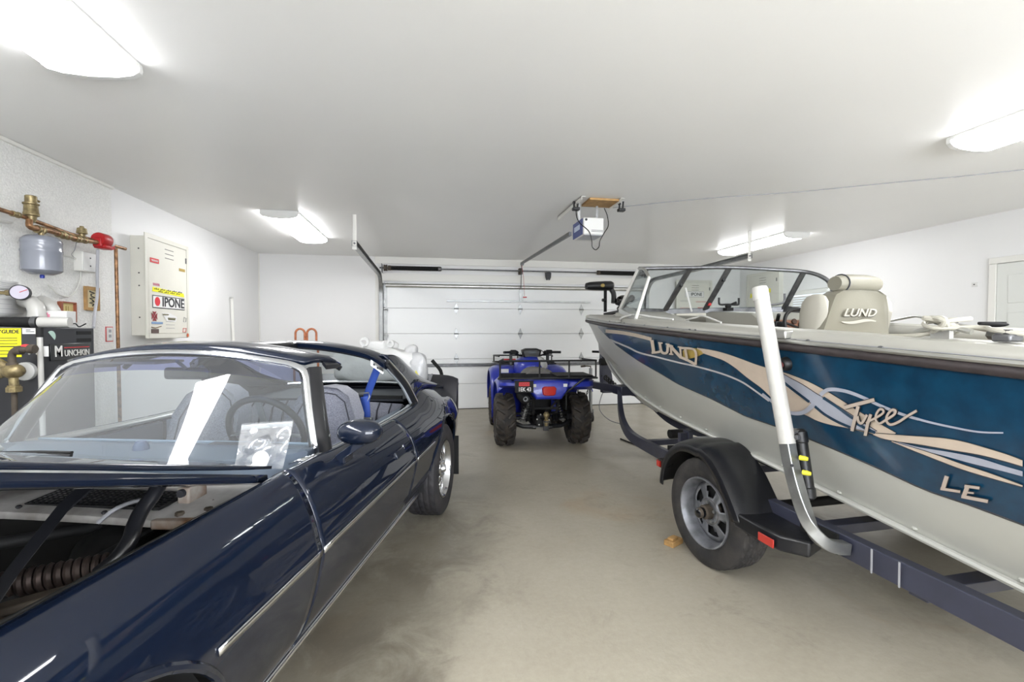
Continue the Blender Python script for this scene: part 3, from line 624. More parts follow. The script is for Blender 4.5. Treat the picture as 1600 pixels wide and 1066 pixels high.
# things standing on the boiler
sb = thing('pvc_vent_elbows', 'white PVC vent elbows and pipes on top of the boiler', 'pipes', (float(at(52, 500, 1, 3.62)[0]), 3.62, BZ))
def sq(u, v, y=3.62): return Vector(at(u, v, 1, y)) - sb.location
obj('upright', MB().tube([(sq(58, 500).x, 0, 0), tuple(sq(58, 490))], .042, 18), 'pvc', sb)
obj('elbow', MB().tube(spl([tuple(sq(58, 496)), tuple(sq(57, 484)), tuple(sq(52, 475, 3.66)), tuple(sq(42, 471, 3.75)), tuple(sq(36, 470, 3.86))], 6), .046, 18), 'pvc', sb)
obj('elbow', MB().tube(spl([(sq(84, 500, 3.75).x, .13, 0), tuple(sq(84, 492, 3.75)), tuple(sq(80, 482, 3.75)), tuple(sq(72, 474, 3.82)), tuple(sq(66, 471, 3.95))], 6), .042, 18), 'pvc', sb)
obj('collar', MB().lathe([(.043, -.02), (.049, -.02), (.049, .02), (.043, .02)], 20, tuple(sq(58, 496)), (0, 0, 1)), 'pvc', sb)
dn = thing('pvc_vent_pipe', 'horizontal cream PVC stub and black coupling on the boiler lid', 'pipe', (float(at(70, 508, 1, 3.5)[0]), 3.5, BZ + .035))
obj('stub', MB().tube([(-.03, 0, 0), (.13, .02, 0)], .034, 16), 'pvc', dn); obj('coupling', MB().tube([(-.32, -.01, .002), (-.04, 0, 0)], [.03, .035], 14), 'blackm', dn)
obj('clamp', MB().lathe([(.03, -.015), (.038, -.015), (.038, .015), (.03, .015)], 14, (-.05, 0, 0), (1, .05, 0)), 'steeld', dn)
cx = thing('control_module', 'white control module with red and blue marks on the boiler', 'electrical box', (float(at(87, 511, 1, 3.68)[0]), 3.68, BZ))
obj('case', MB().box(-.07, .085, -.03, .06, 0, .115), 'white', cx, bevel=.004); obj('side_cover', MB().box(-.078, -.0705, -.028, .058, .05, .112), 'blackm', cx)
obj('red_mark', MB().box(-.045, -.012, -.0315, -.03, .07, .092).box(-.035, -.022, -.0315, -.03, .092, .103), 'pinkink', cx, flat=True)
obj('blue_mark', MB().box(.02, .03, -.0315, -.03, .05, .06).box(.04, .05, -.0315, -.03, .05, .06).box(-.03, -.02, -.0315, -.03, .05, .06), 'blueink', cx, flat=True)
obj('wire', MB().tube(spl([(.08, .0, .02), (.11, .01, .03), (.14, .0, .008), (.17, .02, .03)], 5), .004, 5), 'blackm', cx)
gg = thing('pressure_gauge', 'round pressure gauge on a brass pipe in front of paper notices', 'gauge', tuple(at(31, 457, 1, 3.6)))
obj('gauge_case', MB().lathe([(0, -.05), (.046, -.05), (.05, -.045), (.05, .0), (.05, .010), (.046, .012), (.045, .008), (0, .008)], 26, (0, 0, 0), (.45, -.9, 0)), 'darkink', gg)
obj('dial', MB().lathe([(0, .011), (.0445, .011), (.0445, .009)], 26, (0, 0, 0), (.45, -.9, 0)), mat('lilac gauge face', 'b4afbd', .4), gg)
obj('needle', MB().obox((0, 0, 0), (.034, .017, .02), .006, .003), 'redink', gg, loc=tuple(Vector((.45, -.9, 0)).normalized() * .013))
obj('brass_stem', MB().tube([(-.03, .03, -.002), (-.16, .02, -.003), (-.32, .02, -.0)], .012, 10).lathe([(.012, -.02), (.019, -.02), (.019, .02), (.012, .02)], 8, (-.08, .03, -.002), (1, 0, 0)), 'brass', gg)
# ================================================================== the car (local: x to its left side, y to its tail, z up)
def paint():
    m = mat('dark navy metallic paint', '091427', .5, .25, coat=1.0, coatr=.02, spec=.1)
    return m
M['paint'] = paint()
M['cloth'] = mat('grey tweed cloth', '8b8d98', .95, sheen=.3, var=.3, vscale=160, bump=.3, bscale=300, col2='6a6c78')
M['clothd'] = mat('dark seam', '3c3d44', .95)
M['interior'] = mat('blue grey interior plastic', '5c6674', .55, var=.1, vscale=6)
M['interiord'] = mat('dark interior', '20242c', .6)
M['carglass'] = glass('windscreen glass', 'd3dde2', 1.5, 0.0, haze=.07, refl=1.3)
M['bandglass'] = glass('blue tinted glass band', '8a93c4', 1.5, 0.0, haze=.05, refl=1.3)
M['blackpaint'] = mat('worn black paint', '1b1c20', .32, coat=.4, var=.15, vscale=20)
M['dusty'] = mat('dusty pale cowl paint', 'b9b7b4', .55, var=.45, vscale=7, col2='7e7a76')
M['engine'] = mat('grimy engine black', '141414', .6, var=.5, vscale=9)
M['belt'] = mat('blue webbing', '20408f', .7, bump=.3, bscale=200)
CA = math.radians(14.6)
car = thing('sports_car', 'dark navy sports coupe with removed roof panels and propped hood at left', 'car', (-1.143, 2.418, 0), -CA)
STA = {
 -2.25: [(.55,.70),(.60,.71),(.66,.70),(.70,.67),(.73,.62),(.75,.56),(.75,.52),(.74,.46),(.72,.40),(.70,.34),(.66,.28),(.62,.26)],
 -1.9: [(.70,.845),(.73,.85),(.78,.845),(.825,.81),(.855,.75),(.87,.68),(.87,.64),(.855,.55),(.84,.46),(.82,.38),(.79,.29),(.74,.26)],
 -1.3: [(.765,.905),(.795,.922),(.835,.912),(.875,.862),(.905,.79),(.925,.70),(.93,.655),(.915,.56),(.895,.46),(.86,.36),(.805,.285),(.74,.26)],
 -.5: [(.765,.912),(.79,.928),(.825,.915),(.868,.855),(.90,.78),(.92,.70),(.93,.652),(.912,.55),(.885,.45),(.85,.36),(.80,.283),(.74,.26)],
 0: [(.755,.895),(.78,.902),(.815,.885),(.86,.838),(.897,.77),(.92,.69),(.93,.652),(.91,.55),(.885,.45),(.85,.36),(.80,.283),(.74,.26)],
 .62: [(.76,.88),(.785,.887),(.815,.872),(.86,.826),(.90,.765),(.925,.69),(.932,.65),(.912,.55),(.887,.45),(.85,.36),(.80,.283),(.74,.26)],
 1.05: [(.755,.885),(.78,.893),(.815,.88),(.862,.835),(.905,.775),(.932,.70),(.937,.655),(.92,.56),(.895,.45),(.855,.36),(.80,.285),(.74,.26)],
 1.5: [(.715,.975),(.755,.945),(.80,.915),(.86,.86),(.91,.79),(.94,.72),(.945,.66),(.93,.57),(.91,.47),(.88,.38),(.84,.31),(.78,.29)],
 2.0: [(.685,.915),(.72,.905),(.765,.88),(.825,.83),(.875,.76),(.905,.69),(.905,.63),(.90,.55),(.885,.47),(.86,.40),(.82,.35),(.76,.34)],
 2.4: [(.66,.875),(.69,.865),(.73,.84),(.775,.79),(.81,.72),(.83,.65),(.83,.60),(.825,.54),(.81,.48),(.79,.43),(.76,.40),(.72,.39)],
 2.62: [(.63,.84),(.66,.83),(.69,.80),(.72,.75),(.745,.69),(.755,.63),(.755,.58),(.75,.54),(.74,.5),(.72,.46),(.7,.43),(.66,.42)],
}
_ys = sorted(STA); _A = np.array([STA[y] for y in _ys]); _ys = np.array(_ys)
def _herm(y):
    i = int(np.clip(np.searchsorted(_ys, y) - 1, 0, len(_ys) - 2)); h = _ys[i + 1] - _ys[i]; t = (y - _ys[i]) / h
    def sl(k):
        if k <= 0: return (_A[1] - _A[0]) / (_ys[1] - _ys[0])
        if k >= len(_ys) - 1: return (_A[-1] - _A[-2]) / (_ys[-1] - _ys[-2])
        a = (_A[k] - _A[k - 1]) / (_ys[k] - _ys[k - 1]); b = (_A[k + 1] - _A[k]) / (_ys[k + 1] - _ys[k])
        return np.where(a * b > 0, 2 * a * b / (a + b + 1e-12 * np.sign(a + b + 1e-15)), 0) if True else (a + b) / 2
    m0, m1 = sl(i) * h, sl(i + 1) * h
    return (2*t**3-3*t**2+1)*_A[i] + (t**3-2*t**2+t)*m0 + (-2*t**3+3*t**2)*_A[i+1] + (t**3-t**2)*m1
SUB = 4
def section(y):
    return [(x, z) for x, z in spl([tuple(p) for p in _herm(y)], SUB)]
def S(y, s):
    sec = section(y); s *= SUB; i = min(int(s), len(sec) - 2); t = s - i
    return Vector((sec[i][0] * (1 - t) + sec[i + 1][0] * t, y, sec[i][1] * (1 - t) + sec[i + 1][1] * t))
def side_panel(name, y0, y1, arch, parent, sgn, m='paint', s0=0, s1=11, dy=.03):
    n = max(2, int(round((y1 - y0) / dy))); rows = []
    for i in range(n + 1):
        y = y0 + (y1 - y0) * i / n; rows.append([(x * sgn, y, z) for x, z in section(y)[s0 * SUB:s1 * SUB + 1]])
    V = [list(p) for r in rows for p in r]; k = len(rows[0])
    ins = [False] * len(V)
    if arch:
        ya, za, ra = arch
        for q, p in enumerate(V):
            d = math.hypot(p[1] - ya, p[2] - za)
            if d < ra and p[2] > -1: ins[q] = True
        # below the axle the opening keeps its width
        for q, p in enumerate(V):
            if p[2] < za and abs(p[1] - ya) < ra - .01: ins[q] = True
    F = []
    for i in range(n):
        for j in range(k - 1):
            f = (i * k + j, i * k + j + 1, (i + 1) * k + j + 1, (i + 1) * k + j)
            if all(ins[q] for q in f): continue
            F.append(f)
    used = set(q for f in F for q in f)
    if arch:
        for q in used:
            if ins[q]:
                p = V[q]
                if p[2] >= za:
                    d = math.hypot(p[1] - ya, p[2] - za) + 1e-6; p[1] = ya + (p[1] - ya) * ra / d; p[2] = za + (p[2] - za) * ra / d
                    # keep the point on the body surface
                    best = min(section(p[1]), key=lambda c: abs(c[1] - p[2])); p[0] = best[0] * sgn
                else: p[1] = ya + math.copysign(ra, p[1] - ya)
    if sgn < 0: F = [f[::-1] for f in F]
    idx = {q: i for i, q in enumerate(sorted(used))}
    mb = MB().add([V[q] for q in sorted(used)], [tuple(idx[q] for q in f) for f in F])
    return obj(name, mb, m, parent, solid=.004, off=-1, ang=30)
def arch_lip(parent, y, z, r, sgn, a0, a1):
    pts = []
    for i in range(33):
        a = a0 + (a1 - a0) * i / 32; yy = y + r * math.cos(a); zz = z + r * math.sin(a)
        x = min(section(yy), key=lambda c: abs(c[1] - zz))[0]; pts.append(((x - .002) * sgn, yy, zz))
    return obj('arch_lip', MB().tube(pts, .012, 8), 'paint', parent)
FW = (-1.35, .34, .42); RW = (1.50, .345, .415)
for sg in (1, -1):
    ff = side_panel('front_fender', -2.25, -.508, FW, car, sg)
    arch_lip(ff, *FW, sg, .0, PI)
    dr = side_panel('door', -.502, .655, None, car, sg)
    qp = side_panel('quarter_panel', .661, 2.62, RW, car, sg)
    arch_lip(qp, *RW, sg, 0, PI - .25)
    # trim lines and sill moulding
    for part, y0, y1 in ((ff, -1.02, -.512), (dr, -.498, .651), (qp, .665, 1.08)):
        n = 16; obj('side_moulding', MB().grid([[tuple((S(y0 + (y1 - y0) * i / n, 6 + k) + Vector((.004, 0, 0))) * 1) for k in (-.17, 0, .13)] for i in range(n + 1)]) if sg > 0 else MB().grid([[(lambda q: (-q.x - .004, q.y, q.z))(S(y0 + (y1 - y0) * i / n, 6 + k)) for k in (-.17, 0, .13)] for i in range(n + 1)]), 'chrome', part, solid=.006, off=0)
    obj('sill_moulding', MB().tube([(sg * (S(y, 9.75).x + .006), y, S(y, 9.75).z) for y in np.linspace(-.93, 1.06, 32)], .014, 10), 'chrome', car)
    # dark underbody side
    for yj in (-.505, .658): obj('door_jamb', MB().grid([[(sg * (x - .012), y, z - .004) for x, z in section(y)] for y in (yj - .03, yj, yj + .03)]), 'blackm', car, solid=.003)
    # wheel wells
    for (y, z, r) in (FW, RW):
        obj('wheel_well', MB().lathe([(r - .01, -.0), (r - .01, .30), (.05, .30)], 24, (sg * .56, y, z), (sg, 0, 0)).lathe([(.06, 0), (r - .01, 0)], 24, (sg * .56, y, z), (sg, 0, 0)), 'blackm', car, solid=.004) if False else None
        mb = MB(); rows = []
        for a in np.linspace(-.1, PI + .1, 20): rows.append([(sg * xx, y + (r + .012) * math.cos(a), z + (r + .012) * math.sin(a)) for xx in (.50, .70, .86 if y > 0 else .84)])
        mb.grid(rows); obj('wheel_well', mb, 'blackm', car)
# wheels
def car_tyre(R, W, rim, n=72, depth=.009):
    half = W / 2; prof = [(rim - .01, -half * .72), (rim + .012, -half * .9), (rim + (R - rim) * .45, -half * 1.04), (R - .03, -half * .98), (R - .008, -half * .86)]
    tr = []
    nr = 5; cols = np.linspace(-half * .84, half * .84, nr * 4 + 1)
    rows = []
    N = n * 2
    ax = []
    for i, h in enumerate(cols): ax.append((h, i % 4 == 0))
    P = [(r, h, None) for r, h in prof] + [(R, h, g) for h, g in ax] + [(r, -h, None) for r, h in reversed(prof)]
    V = []; F = []
    for q, (r, h, g) in enumerate(P):
        for j in range(N):
            t = 2 * PI * j / N; rr = r
            if g is True: rr = r - depth
            elif g is False:
                rr = r - (depth * .8 if (j + (q // 4) % 2 * 1) % 4 == 0 else 0) - abs(h) / half * .004
            V.append((h, rr * math.cos(t), rr * math.sin(t)))
    for q in range(len(P) - 1):
        for j in range(N): F.append((q * N + j, q * N + (j + 1) % N, (q + 1) * N + (j + 1) % N, (q + 1) * N + j))
    return MB().add(V, F)
def slot_rim(R, W, out, slots, r0, r1, dish, lip=.012):
    # returns barrel and disc; outward axis = +x*out
    b = MB().lathe([(R * .9, -W * .45), (R * .92, W * .3), (R * .97, W * .42), (R + .004, W * .5), (R + .012, W * .5), (R + .014, W * .44), (R, W * .40), (R * .95, W * .28)], 48, (0, 0, 0), (out, 0, 0))
    N = slots * 8; rad = [.035, r0 * .8, r0, (r0 + r1) / 2, r1, R * .93]
    hh = [dish + .012, dish + .012, dish + .004, dish - .005, dish - .012, dish - .02]
    V = []; F = []
    u = Vector((0, 1, 0)); v = Vector((0, 0, 1))
    for r, h in zip(rad, hh):
        for j in range(N):
            t = 2 * PI * j / N; V.append((h * out, r * math.cos(t), r * math.sin(t)))
    for i in range(len(rad) - 1):
        for j in range(N):
            if i in (2, 3) and (j % 8) in ((2, 3, 4, 5) if i == 2 else (1, 2, 3, 4, 5)): continue
            F.append((i * N + j, i * N + (j + 1) % N, (i + 1) * N + (j + 1) % N, (i + 1) * N + j))
    return b, MB().add(V, F)
def car_wheel(x, y, z, R, W, sg):
    wb = car_tyre(R, W, .21)
    t = obj('wheel', wb, 'rubber', car, loc=(x, y, z), ang=30)
    b, d = slot_rim(.205, W * .92, sg, 8, .075, .15, W * .32)
    obj('rim', b, 'chrome', t); obj('wheel_disc', d, 'chrome', t, solid=.008, off=0)
    obj('brake_drum', MB().lathe([(0, W * .1), (.14, W * .1), (.14, -.05)], 24, (0, 0, 0), (sg, 0, 0)), 'blackm', t)
    obj('hub_cap', MB().lathe([(0, .03), (.025, .028), (.034, .01), (.036, 0)], 18, (W * .36 * sg, 0, 0), (sg, 0, 0)), 'chrome', t)
    for k in range(5):
        a = 2 * PI * k / 5; obj('lug_nut', MB().lathe([(0, .018), (.009, .016), (.010, 0)], 6, (W * .35 * sg, .052 * math.cos(a), .052 * math.sin(a)), (sg, 0, 0)), 'steel', t, flat=True)
for sg in (1, -1):
    car_wheel(sg * .80, RW[0], .347, .347, .245, sg); car_wheel(sg * .795, FW[0], .335, .335, .21, sg)
# floor pan, firewall, inner structure
obj('floor_pan', MB().box(-.74, .74, -.62, 2.3, .25, .285), 'blackm', car)
obj('trunk_floor', MB().box(-.55, .55, 1.15, 2.5, .29, .60), 'blackm', car)
obj('firewall', MB().box(-.74, .74, -.64, -.60, .285, .86), 'engine', car)
# cowl with mesh grilles
cw = obj('cowl_panel', MB().grid([[(x, y0 + (.08 if abs(x) < .6 else .10) * 0, z0 - .02 * (x / .77) ** 2) for x in np.linspace(-.765, .765, 25)] for y0, z0 in ((-.50, .905), (-.60, .892), (-.70, .885), (-.765, .876), (-.785, .87), (-.79, .855))]), 'dusty', car, solid=.008)
for sx in (-1, 1):
    mb = MB(); x0, x1, y0, y1 = sx * .33 - .22, sx * .33 + .22, -.755, -.645
    for k in range(24):
        xx = x0 + (x1 - x0) * k / 23; mb.obox((xx, y0, .888), (xx + .02 * 0, y1, .897), .0035, .003)
    for k in range(9):
        yy = y0 + (y1 - y0) * k / 8; mb.obox((x0, yy, .888 + .009 * k / 8), (x1, yy, .888 + .009 * k / 8), .0035, .003)
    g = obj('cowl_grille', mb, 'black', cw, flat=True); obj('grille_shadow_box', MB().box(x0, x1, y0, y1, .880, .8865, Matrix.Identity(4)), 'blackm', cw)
for x in (.1, -.15, .35): obj('hood_bumper', MB().tube([(x, -.60, .89), (x, -.60, .915)], .008, 8).box(x - .03, x + .03, -.615, -.585, .912, .922), 'black', cw)
for x, y in ((.27, -.79), (.12, -.78), (-.1, -.79), (.42, -.80)): obj('screw', MB().ell((x, y, .888), (.008, .008, .006), 8, 5), 'rubber', cw)
obj('washer_hose', MB().tube(spl([(.50, -.70, .90), (.47, -.76, .905), (.46, -.81, .90), (.43, -.83, .87)], 5), .006, 6), 'greyink', cw)
ip = obj('inner_fender', MB().grid([[(.765, y, .905) , (.72, y, .865), (.60, y, .80), (.52, y, .70), (.50, y, .45)] for y in np.linspace(-2.1, -.66, 12)]), 'engine', car, solid=.01)
obj('inner_fender', MB().grid([[(-.765, y, .905), (-.72, y, .865), (-.60, y, .80), (-.52, y, .70), (-.50, y, .45)] for y in np.linspace(-2.1, -.66, 12)]), 'engine', car, solid=.01)
ht = obj('hinge_bracket', MB().box(.56, .74, -.80, -.62, .84, .868).box(.56, .60, -.70, -.62, .868, .93), mat('rusty pale bracket', 'a9a39b', .6, var=.6, vscale=11, col2='6e4a2a'), car, bevel=.006)
for x, y in ((.62, -.76), (.68, -.72), (.65, -.66), (.71, -.77)): obj('bolt', MB().lathe([(0, .014), (.012, .012), (.013, 0)], 6, (x, y, .868), (0, 0, 1)), 'iron', ht, flat=True)
obj('bolt', MB().lathe([(0, .014), (.012, .012), (.013, 0)], 10, (.58, -.70, .915), (0, -1, 0)), 'darkink', ht)
obj('engine_block', MB().box(-.33, .30, -1.75, -.95, .35, .72).box(-.22, .2, -1.6, -1.05, .72, .80), 'engine', car, bevel=.03)
obj('air_cleaner', MB().lathe([(0, .09), (.10, .09), (.19, .085), (.205, .07), (.205, .01), (.19, 0), (0, 0)], 32, (-.02, -1.32, .80), (0, 0, 1)), 'blackg', car)
obj('valve_cover', MB().box(.22, .40, -1.62, -1.0, .62, .72), 'engine', car, bevel=.03); obj('valve_cover', MB().box(-.44, -.26, -1.62, -1.0, .62, .72), 'engine', car, bevel=.03)
obj('brake_booster', MB().lathe([(0, .12), (.06, .115), (.115, .05), (.12, 0), (.12, -.06), (0, -.07)], 24, (.38, -.72, .70), (0, -1, 0)), 'engine', car)
obj('heater_hose', MB().tube(spl([(.30, -.70, .80), (.18, -.9, .83), (.0, -.98, .84), (-.2, -.92, .80)], 6), .018, 10), 'blackm', car)
obj('heater_hose', MB().tube(spl([(.44, -1.0, .72), (.40, -1.2, .75), (.28, -1.4, .76)], 6), .02, 10), mat('brown hose', '4a3f36', .7), car)
obj('wiring_loom', MB().tube(spl([(.55, -.68, .84), (.47, -.9, .79), (.36, -1.1, .76), (.2, -1.2, .78)], 6), .012, 8), 'blackm', car)
obj('hose_clip', MB().box(.11, .17, -.93, -.89, .83, .86), 'alu', car, bevel=.01)
# hood on its raised hinges
HT = math.radians(17.5); HY, HZ = -.56, .935
hd = []
for i, sy in enumerate(np.linspace(0, 1, 12)):
    row = []
    for x in np.linspace(-.77, .77, 33):
        q = (x / .77) ** 2; d = (.145 * (1 - q) ** 1.0 if False else 0) + sy * 1.38
        d0 = -.11 * (1 - q) * (1 - sy) * -1 * -1
        yy = HY - d * math.cos(HT) - (.0) + (.02 - .06 * (1 - q)) * (1 - sy)
        crown = .035 * (1 - q * q) + .012 * math.exp(-(x / .2) ** 2)
        zz = HZ + d * math.sin(HT) + crown * math.cos(HT) + (.012 * (1 - sy) ** 6)
        row.append((x * (1 - .08 * sy), yy, zz))
    hd.append(row)
hood = obj('hood', MB().grid(hd), 'paint', car, solid=.010, off=-1)
fl = []
for sy in np.linspace(0, 1, 14):
    d = sy * 1.38; yy = HY - d * math.cos(HT); zz = HZ + d * math.sin(HT); sx = .77 * (1 - .08 * sy)
    fl.append([(sx - .004, yy, zz - .002), (sx - .006, yy + .01, zz - .032), (sx - .03, yy + .012, zz - .038), (sx - .05, yy + .012, zz - .036)])
obj('hood_flange', MB().grid(fl), 'paint', hood, solid=.004, off=0); obj('hood_flange', MB().grid([[(-a, b, c) for a, b, c in r] for r in fl]), 'paint', hood, solid=.004, off=0)
obj('hood_inner_frame', MB().grid([[(x, HY - d * math.cos(HT) + .0, HZ + d * math.sin(HT) - .034) for x in np.linspace(-.73, .73, 9)] for d in (.04, .5, 1.0, 1.34)]), 'blackm', hood, solid=.008)
for x in (.60,):
    a1 = obj('hinge_arm', MB().loft([[(p[0] + i * .5 * wd, p[1] + .5 * k * .012, p[2] + k * .5 * .012) for i, k in ((-1, -1), (1, -1), (1, 1), (-1, 1))] for p, wd in (((.43, -.83, 1.0), .05), ((.435, -.93, .95), .042), ((.435, -1.05, .84), .04), ((.44, -1.14, .74), .04), ((.46, -1.2, .64), .04))]), 'blackpaint', car, bevel=.003)
    a2 = obj('hinge_arm', MB().tube(spl([(.575, -.765, .985), (.578, -.80, .95), (.575, -.84, .915), (.585, -.875, .885), (.60, -.905, .86), (.60, -.94, .83), (.575, -.97, .80)], 6), .020, 10), 'blackpaint', car)
    sp = obj('hinge_spring', MB().coil((.56, -.925, .80), (.35, -1.04, .79), .027, .0085, 13, 6, 12), mat('rusty spring steel', '4d423e', .5, .6, var=.5, vscale=30), car, stuff=False)
obj('hood_stop_bar', MB().obox((.60, -.95, .78), (.36, -1.10, .75), .05, .02).obox((.62, -1.0, .74), (.38, -1.2, .70), .06, .02), 'iron', car, bevel=.006)
# windscreen
def ws(u, t):
    # u -1..1 across, t 0 base .. 1 top
    b = Vector((.72 * u, -.53 + .38 * abs(u) ** 5, .955 - .04 * u * u)); c = Vector((.60 * u, -.06 + .06 * u * u, 1.318 - .068 * u * u))
    p = b.lerp(c, t); bul = .012 * math.sin(PI * t); return p + Vector((0, -bul * .6, bul * .5))
WR = [[tuple(ws(u, t)) for u in np.linspace(-1, 1, 41)] for t in np.linspace(0, .80, 14)]
obj('windscreen', MB().grid(WR), 'carglass', car)
obj('windscreen_tint_band', MB().grid([[tuple(ws(u, t)) for u in np.linspace(-1, 1, 41)] for t in np.linspace(.80, 1, 5)]), 'bandglass', car)
fr = [ws(1, t) for t in np.linspace(0, .84, 14)] + [ws(u, .90 + .1 * (1 - ((u - .86) / .14) ** 2) ** .5 if u > .86 else 1.0) for u in (.992, .975, .95, .92, .89, .86)] + [ws(u, 1) for u in np.linspace(.8, -.8, 30)] + [ws(u, .90 + .1 * (1 - ((-u - .86) / .14) ** 2) ** .5 if u < -.86 else 1.0) for u in (-.86, -.89, -.92, -.95, -.975, -.992)] + [ws(-1, t) for t in np.linspace(.84, 0, 14)]
wf = obj('windscreen_moulding', MB(), 'chrome', car) if False else None
rows = []
for i, p in enumerate(fr):
    d = (fr[min(i + 1, len(fr) - 1)] - fr[max(i - 1, 0)]).normalized(); n = Vector((0, -.75, .66)); o_ = d.cross(n).normalized(); n2 = o_.cross(d).normalized()
    rows.append([tuple(p + o_ * a * -1 + n2 * b) for a, b in ((.012, .002), (.008, .009), (-.006, .011), (-.014, .007), (-.016, -.004))])
obj('windscreen_moulding', MB().grid(rows), 'chrome', car, solid=.005, off=0)
obj('windscreen_seal', MB().tube([tuple(p + Vector((0, -.002, .004)) - (p - Vector((0, -.2, 1.1))).normalized() * .018) for p in fr], .005, 6), 'blackm', car)
# pillars
for sg in (1, -1):
    rows = []
    for t in np.linspace(-.05, 1.0, 12):
        p = ws(1, t); c = Vector((p.x * sg, p.y, p.z))
        rows.append([tuple(c + Vector((sg * a, b, z))) for a, b, z in ((.022, -.008, .004), (.045, .03, .004), (.04, .075, -.002), (.012, .085, -.006), (-.008, .05, -.01), (-.0, .0, -.008))])
    ap = obj('windscreen_pillar', MB().loft(rows), 'blackpaint', car, ang=45)
    p = ws(1, .12); obj('pillar_screw', MB().ell((sg * (p.x + .046), p.y + .06, p.z), (.004, .008, .008), 8, 6), 'steel', ap); 
# roof header
def hrow(u):
    f = ws(u * .985, 1.0); q = u * u
    r = Vector((.615 * u, .27 + .06 * q, 1.348 - .088 * q - (.02 if abs(u) > .97 else 0)))
    return [f + Vector((0, .014, .008)), f.lerp(r, .25) + Vector((0, 0, .016)), f.lerp(r, .5) + Vector((0, 0, .018)), f.lerp(r, .8) + Vector((0, 0, .008)), r, r + Vector((0, -.012, -.022))]
hdr = obj('roof_header', MB().grid([[tuple(p) for p in hrow(u)] for u in list(np.linspace(-1, 1, 31))]), 'paint', car, solid=.02, off=-1)
obj('header_seal', MB().tube([tuple(hrow(u)[4] + Vector((0, .004, -.022))) for u in np.linspace(-1, 1, 25)], .014, 8), 'blackm', hdr)
for sg in (1, -1): obj('header_end_cap', MB().loft([[tuple(Vector((sg * (.60 + k), y, 1.262 - .05 * k / .04 + z))) for y, z in ((.16, -.008), (.28, -.012), (.325, -.004), (.30, .008), (.16, .012))] for k in (0, .01, .02)]), 'blackpaint', hdr)
obj('roof_centre_bar', MB().grid([[(x, y, 1.352 - .02 * (x / .09) ** 2 + .004) for x in np.linspace(-.09, .09, 7)] for y in (.24, .5, .75, .92)]), 'blackpaint', car, solid=.035, off=-1)
# rear hoop
def hz(x): return 1.352 - .235 * x * x - 1.2 * max(0, abs(x) - .5) ** 2
rows = []
for x in np.linspace(-.66, .66, 37):
    z = hz(x); rows.append([(x, .855 + .10 * abs(x) * 0, z - .035), (x, .85, z - .012), (x, .88, z), (x, 1.0, z + .004), (x, 1.13, z - .004 - .02 * abs(x)), (x, 1.16, z - .02 - .02 * abs(x)), (x, 1.14, z - .05), (x, .88, z - .05)])
hoop = obj('roof_hoop', MB().loft(rows), 'paint', car, ang=40)
for sg in (1, -1):
    lp = obj('latch_plate', MB().loft([[(sg * .585, .835 + a, hz(.585) - .028 + b), (sg * .62, .845 + a, hz(.62) - .034 + b), (sg * .655, .86 + a, hz(.655) - .045 + b)] for a, b in ((0, 0), (.0, -.035), (-.012, -.035), (-.012, 0))], caps=False), 'steel', hoop, solid=.003)
    obj('latch_hole', MB().ell((sg * .61, .822, hz(.61) - .045), (.006, .006, .007), 8, 6), 'darkink', lp); obj('latch_hole', MB().ell((sg * .63, .828, hz(.63) - .055), (.006, .006, .007), 8, 6), 'darkink', lp)
# sail panels with window post
TOP = [(.63, .93, 1.252), (.64, 1.12, 1.238), (.645, 1.3, 1.185), (.65, 1.52, 1.09), (.655, 1.75, 1.02), (.66, 1.98, .968), (.66, 2.2, .925), (.655, 2.42, .880)]
BASE = [(.755, 1.20), (.752, 1.28), (.742, 1.38), (.73, 1.55), (.71, 1.75), (.69, 1.98), (.67, 2.2), (.658, 2.42)]
for sg in (1, -1):
    tp = spl(TOP, 4); bs = spl(BASE, 4); rows = []
    for a, b in zip(tp, bs):
        A_ = Vector(a); p = S(b[1], 0.35); B_ = Vector((p.x, p.y, p.z))
        row = []
        for t in np.linspace(0, 1, 9):
            q = A_.lerp(B_, t); q += Vector((.035 * math.sin(PI * t) * (1 - .5 * t), 0, .0)); row.append((sg * q.x, q.y, q.z))
        inn = [(sg * (a[0] - .05), a[1], a[2] - .012), (sg * (a[0] - .02), a[1], a[2] + .002)]
        rows.append(inn + row)
    sp = obj('sail_panel', MB().grid(rows), 'paint', car, solid=.012, off=1, ang=40)
    # window post: dark channel with chrome strip
    P0 = Vector((sg * .66, .90, 1.215)); P1 = Vector((sg * .765, 1.20, .90))
    post = spl([tuple(P0), tuple(P0.lerp(P1, .5) + Vector((sg * .012, .03, 0))), tuple(P1)], 6)
    obj('window_post', MB().tube(post, .022, 8), 'blackpaint', sp); obj('post_chrome', MB().tube([(x + sg * .016, y - .014 + .02, z + .012) for x, y, z in post], .006, 6), 'chrome', sp)
    obj('post_inner_trim', MB().tube([(x - sg * .02, y + .0, z) for x, y, z in post], .02, 8), mat('pale inner pillar trim', '9aa0a6', .6), sp)
    obj('post_seal', MB().tube(spl([(sg * .765, 1.19, .905), (sg * .76, 1.13, .885), (sg * .757, 1.08, .868)], 5), .016, 8), 'blackm', sp)
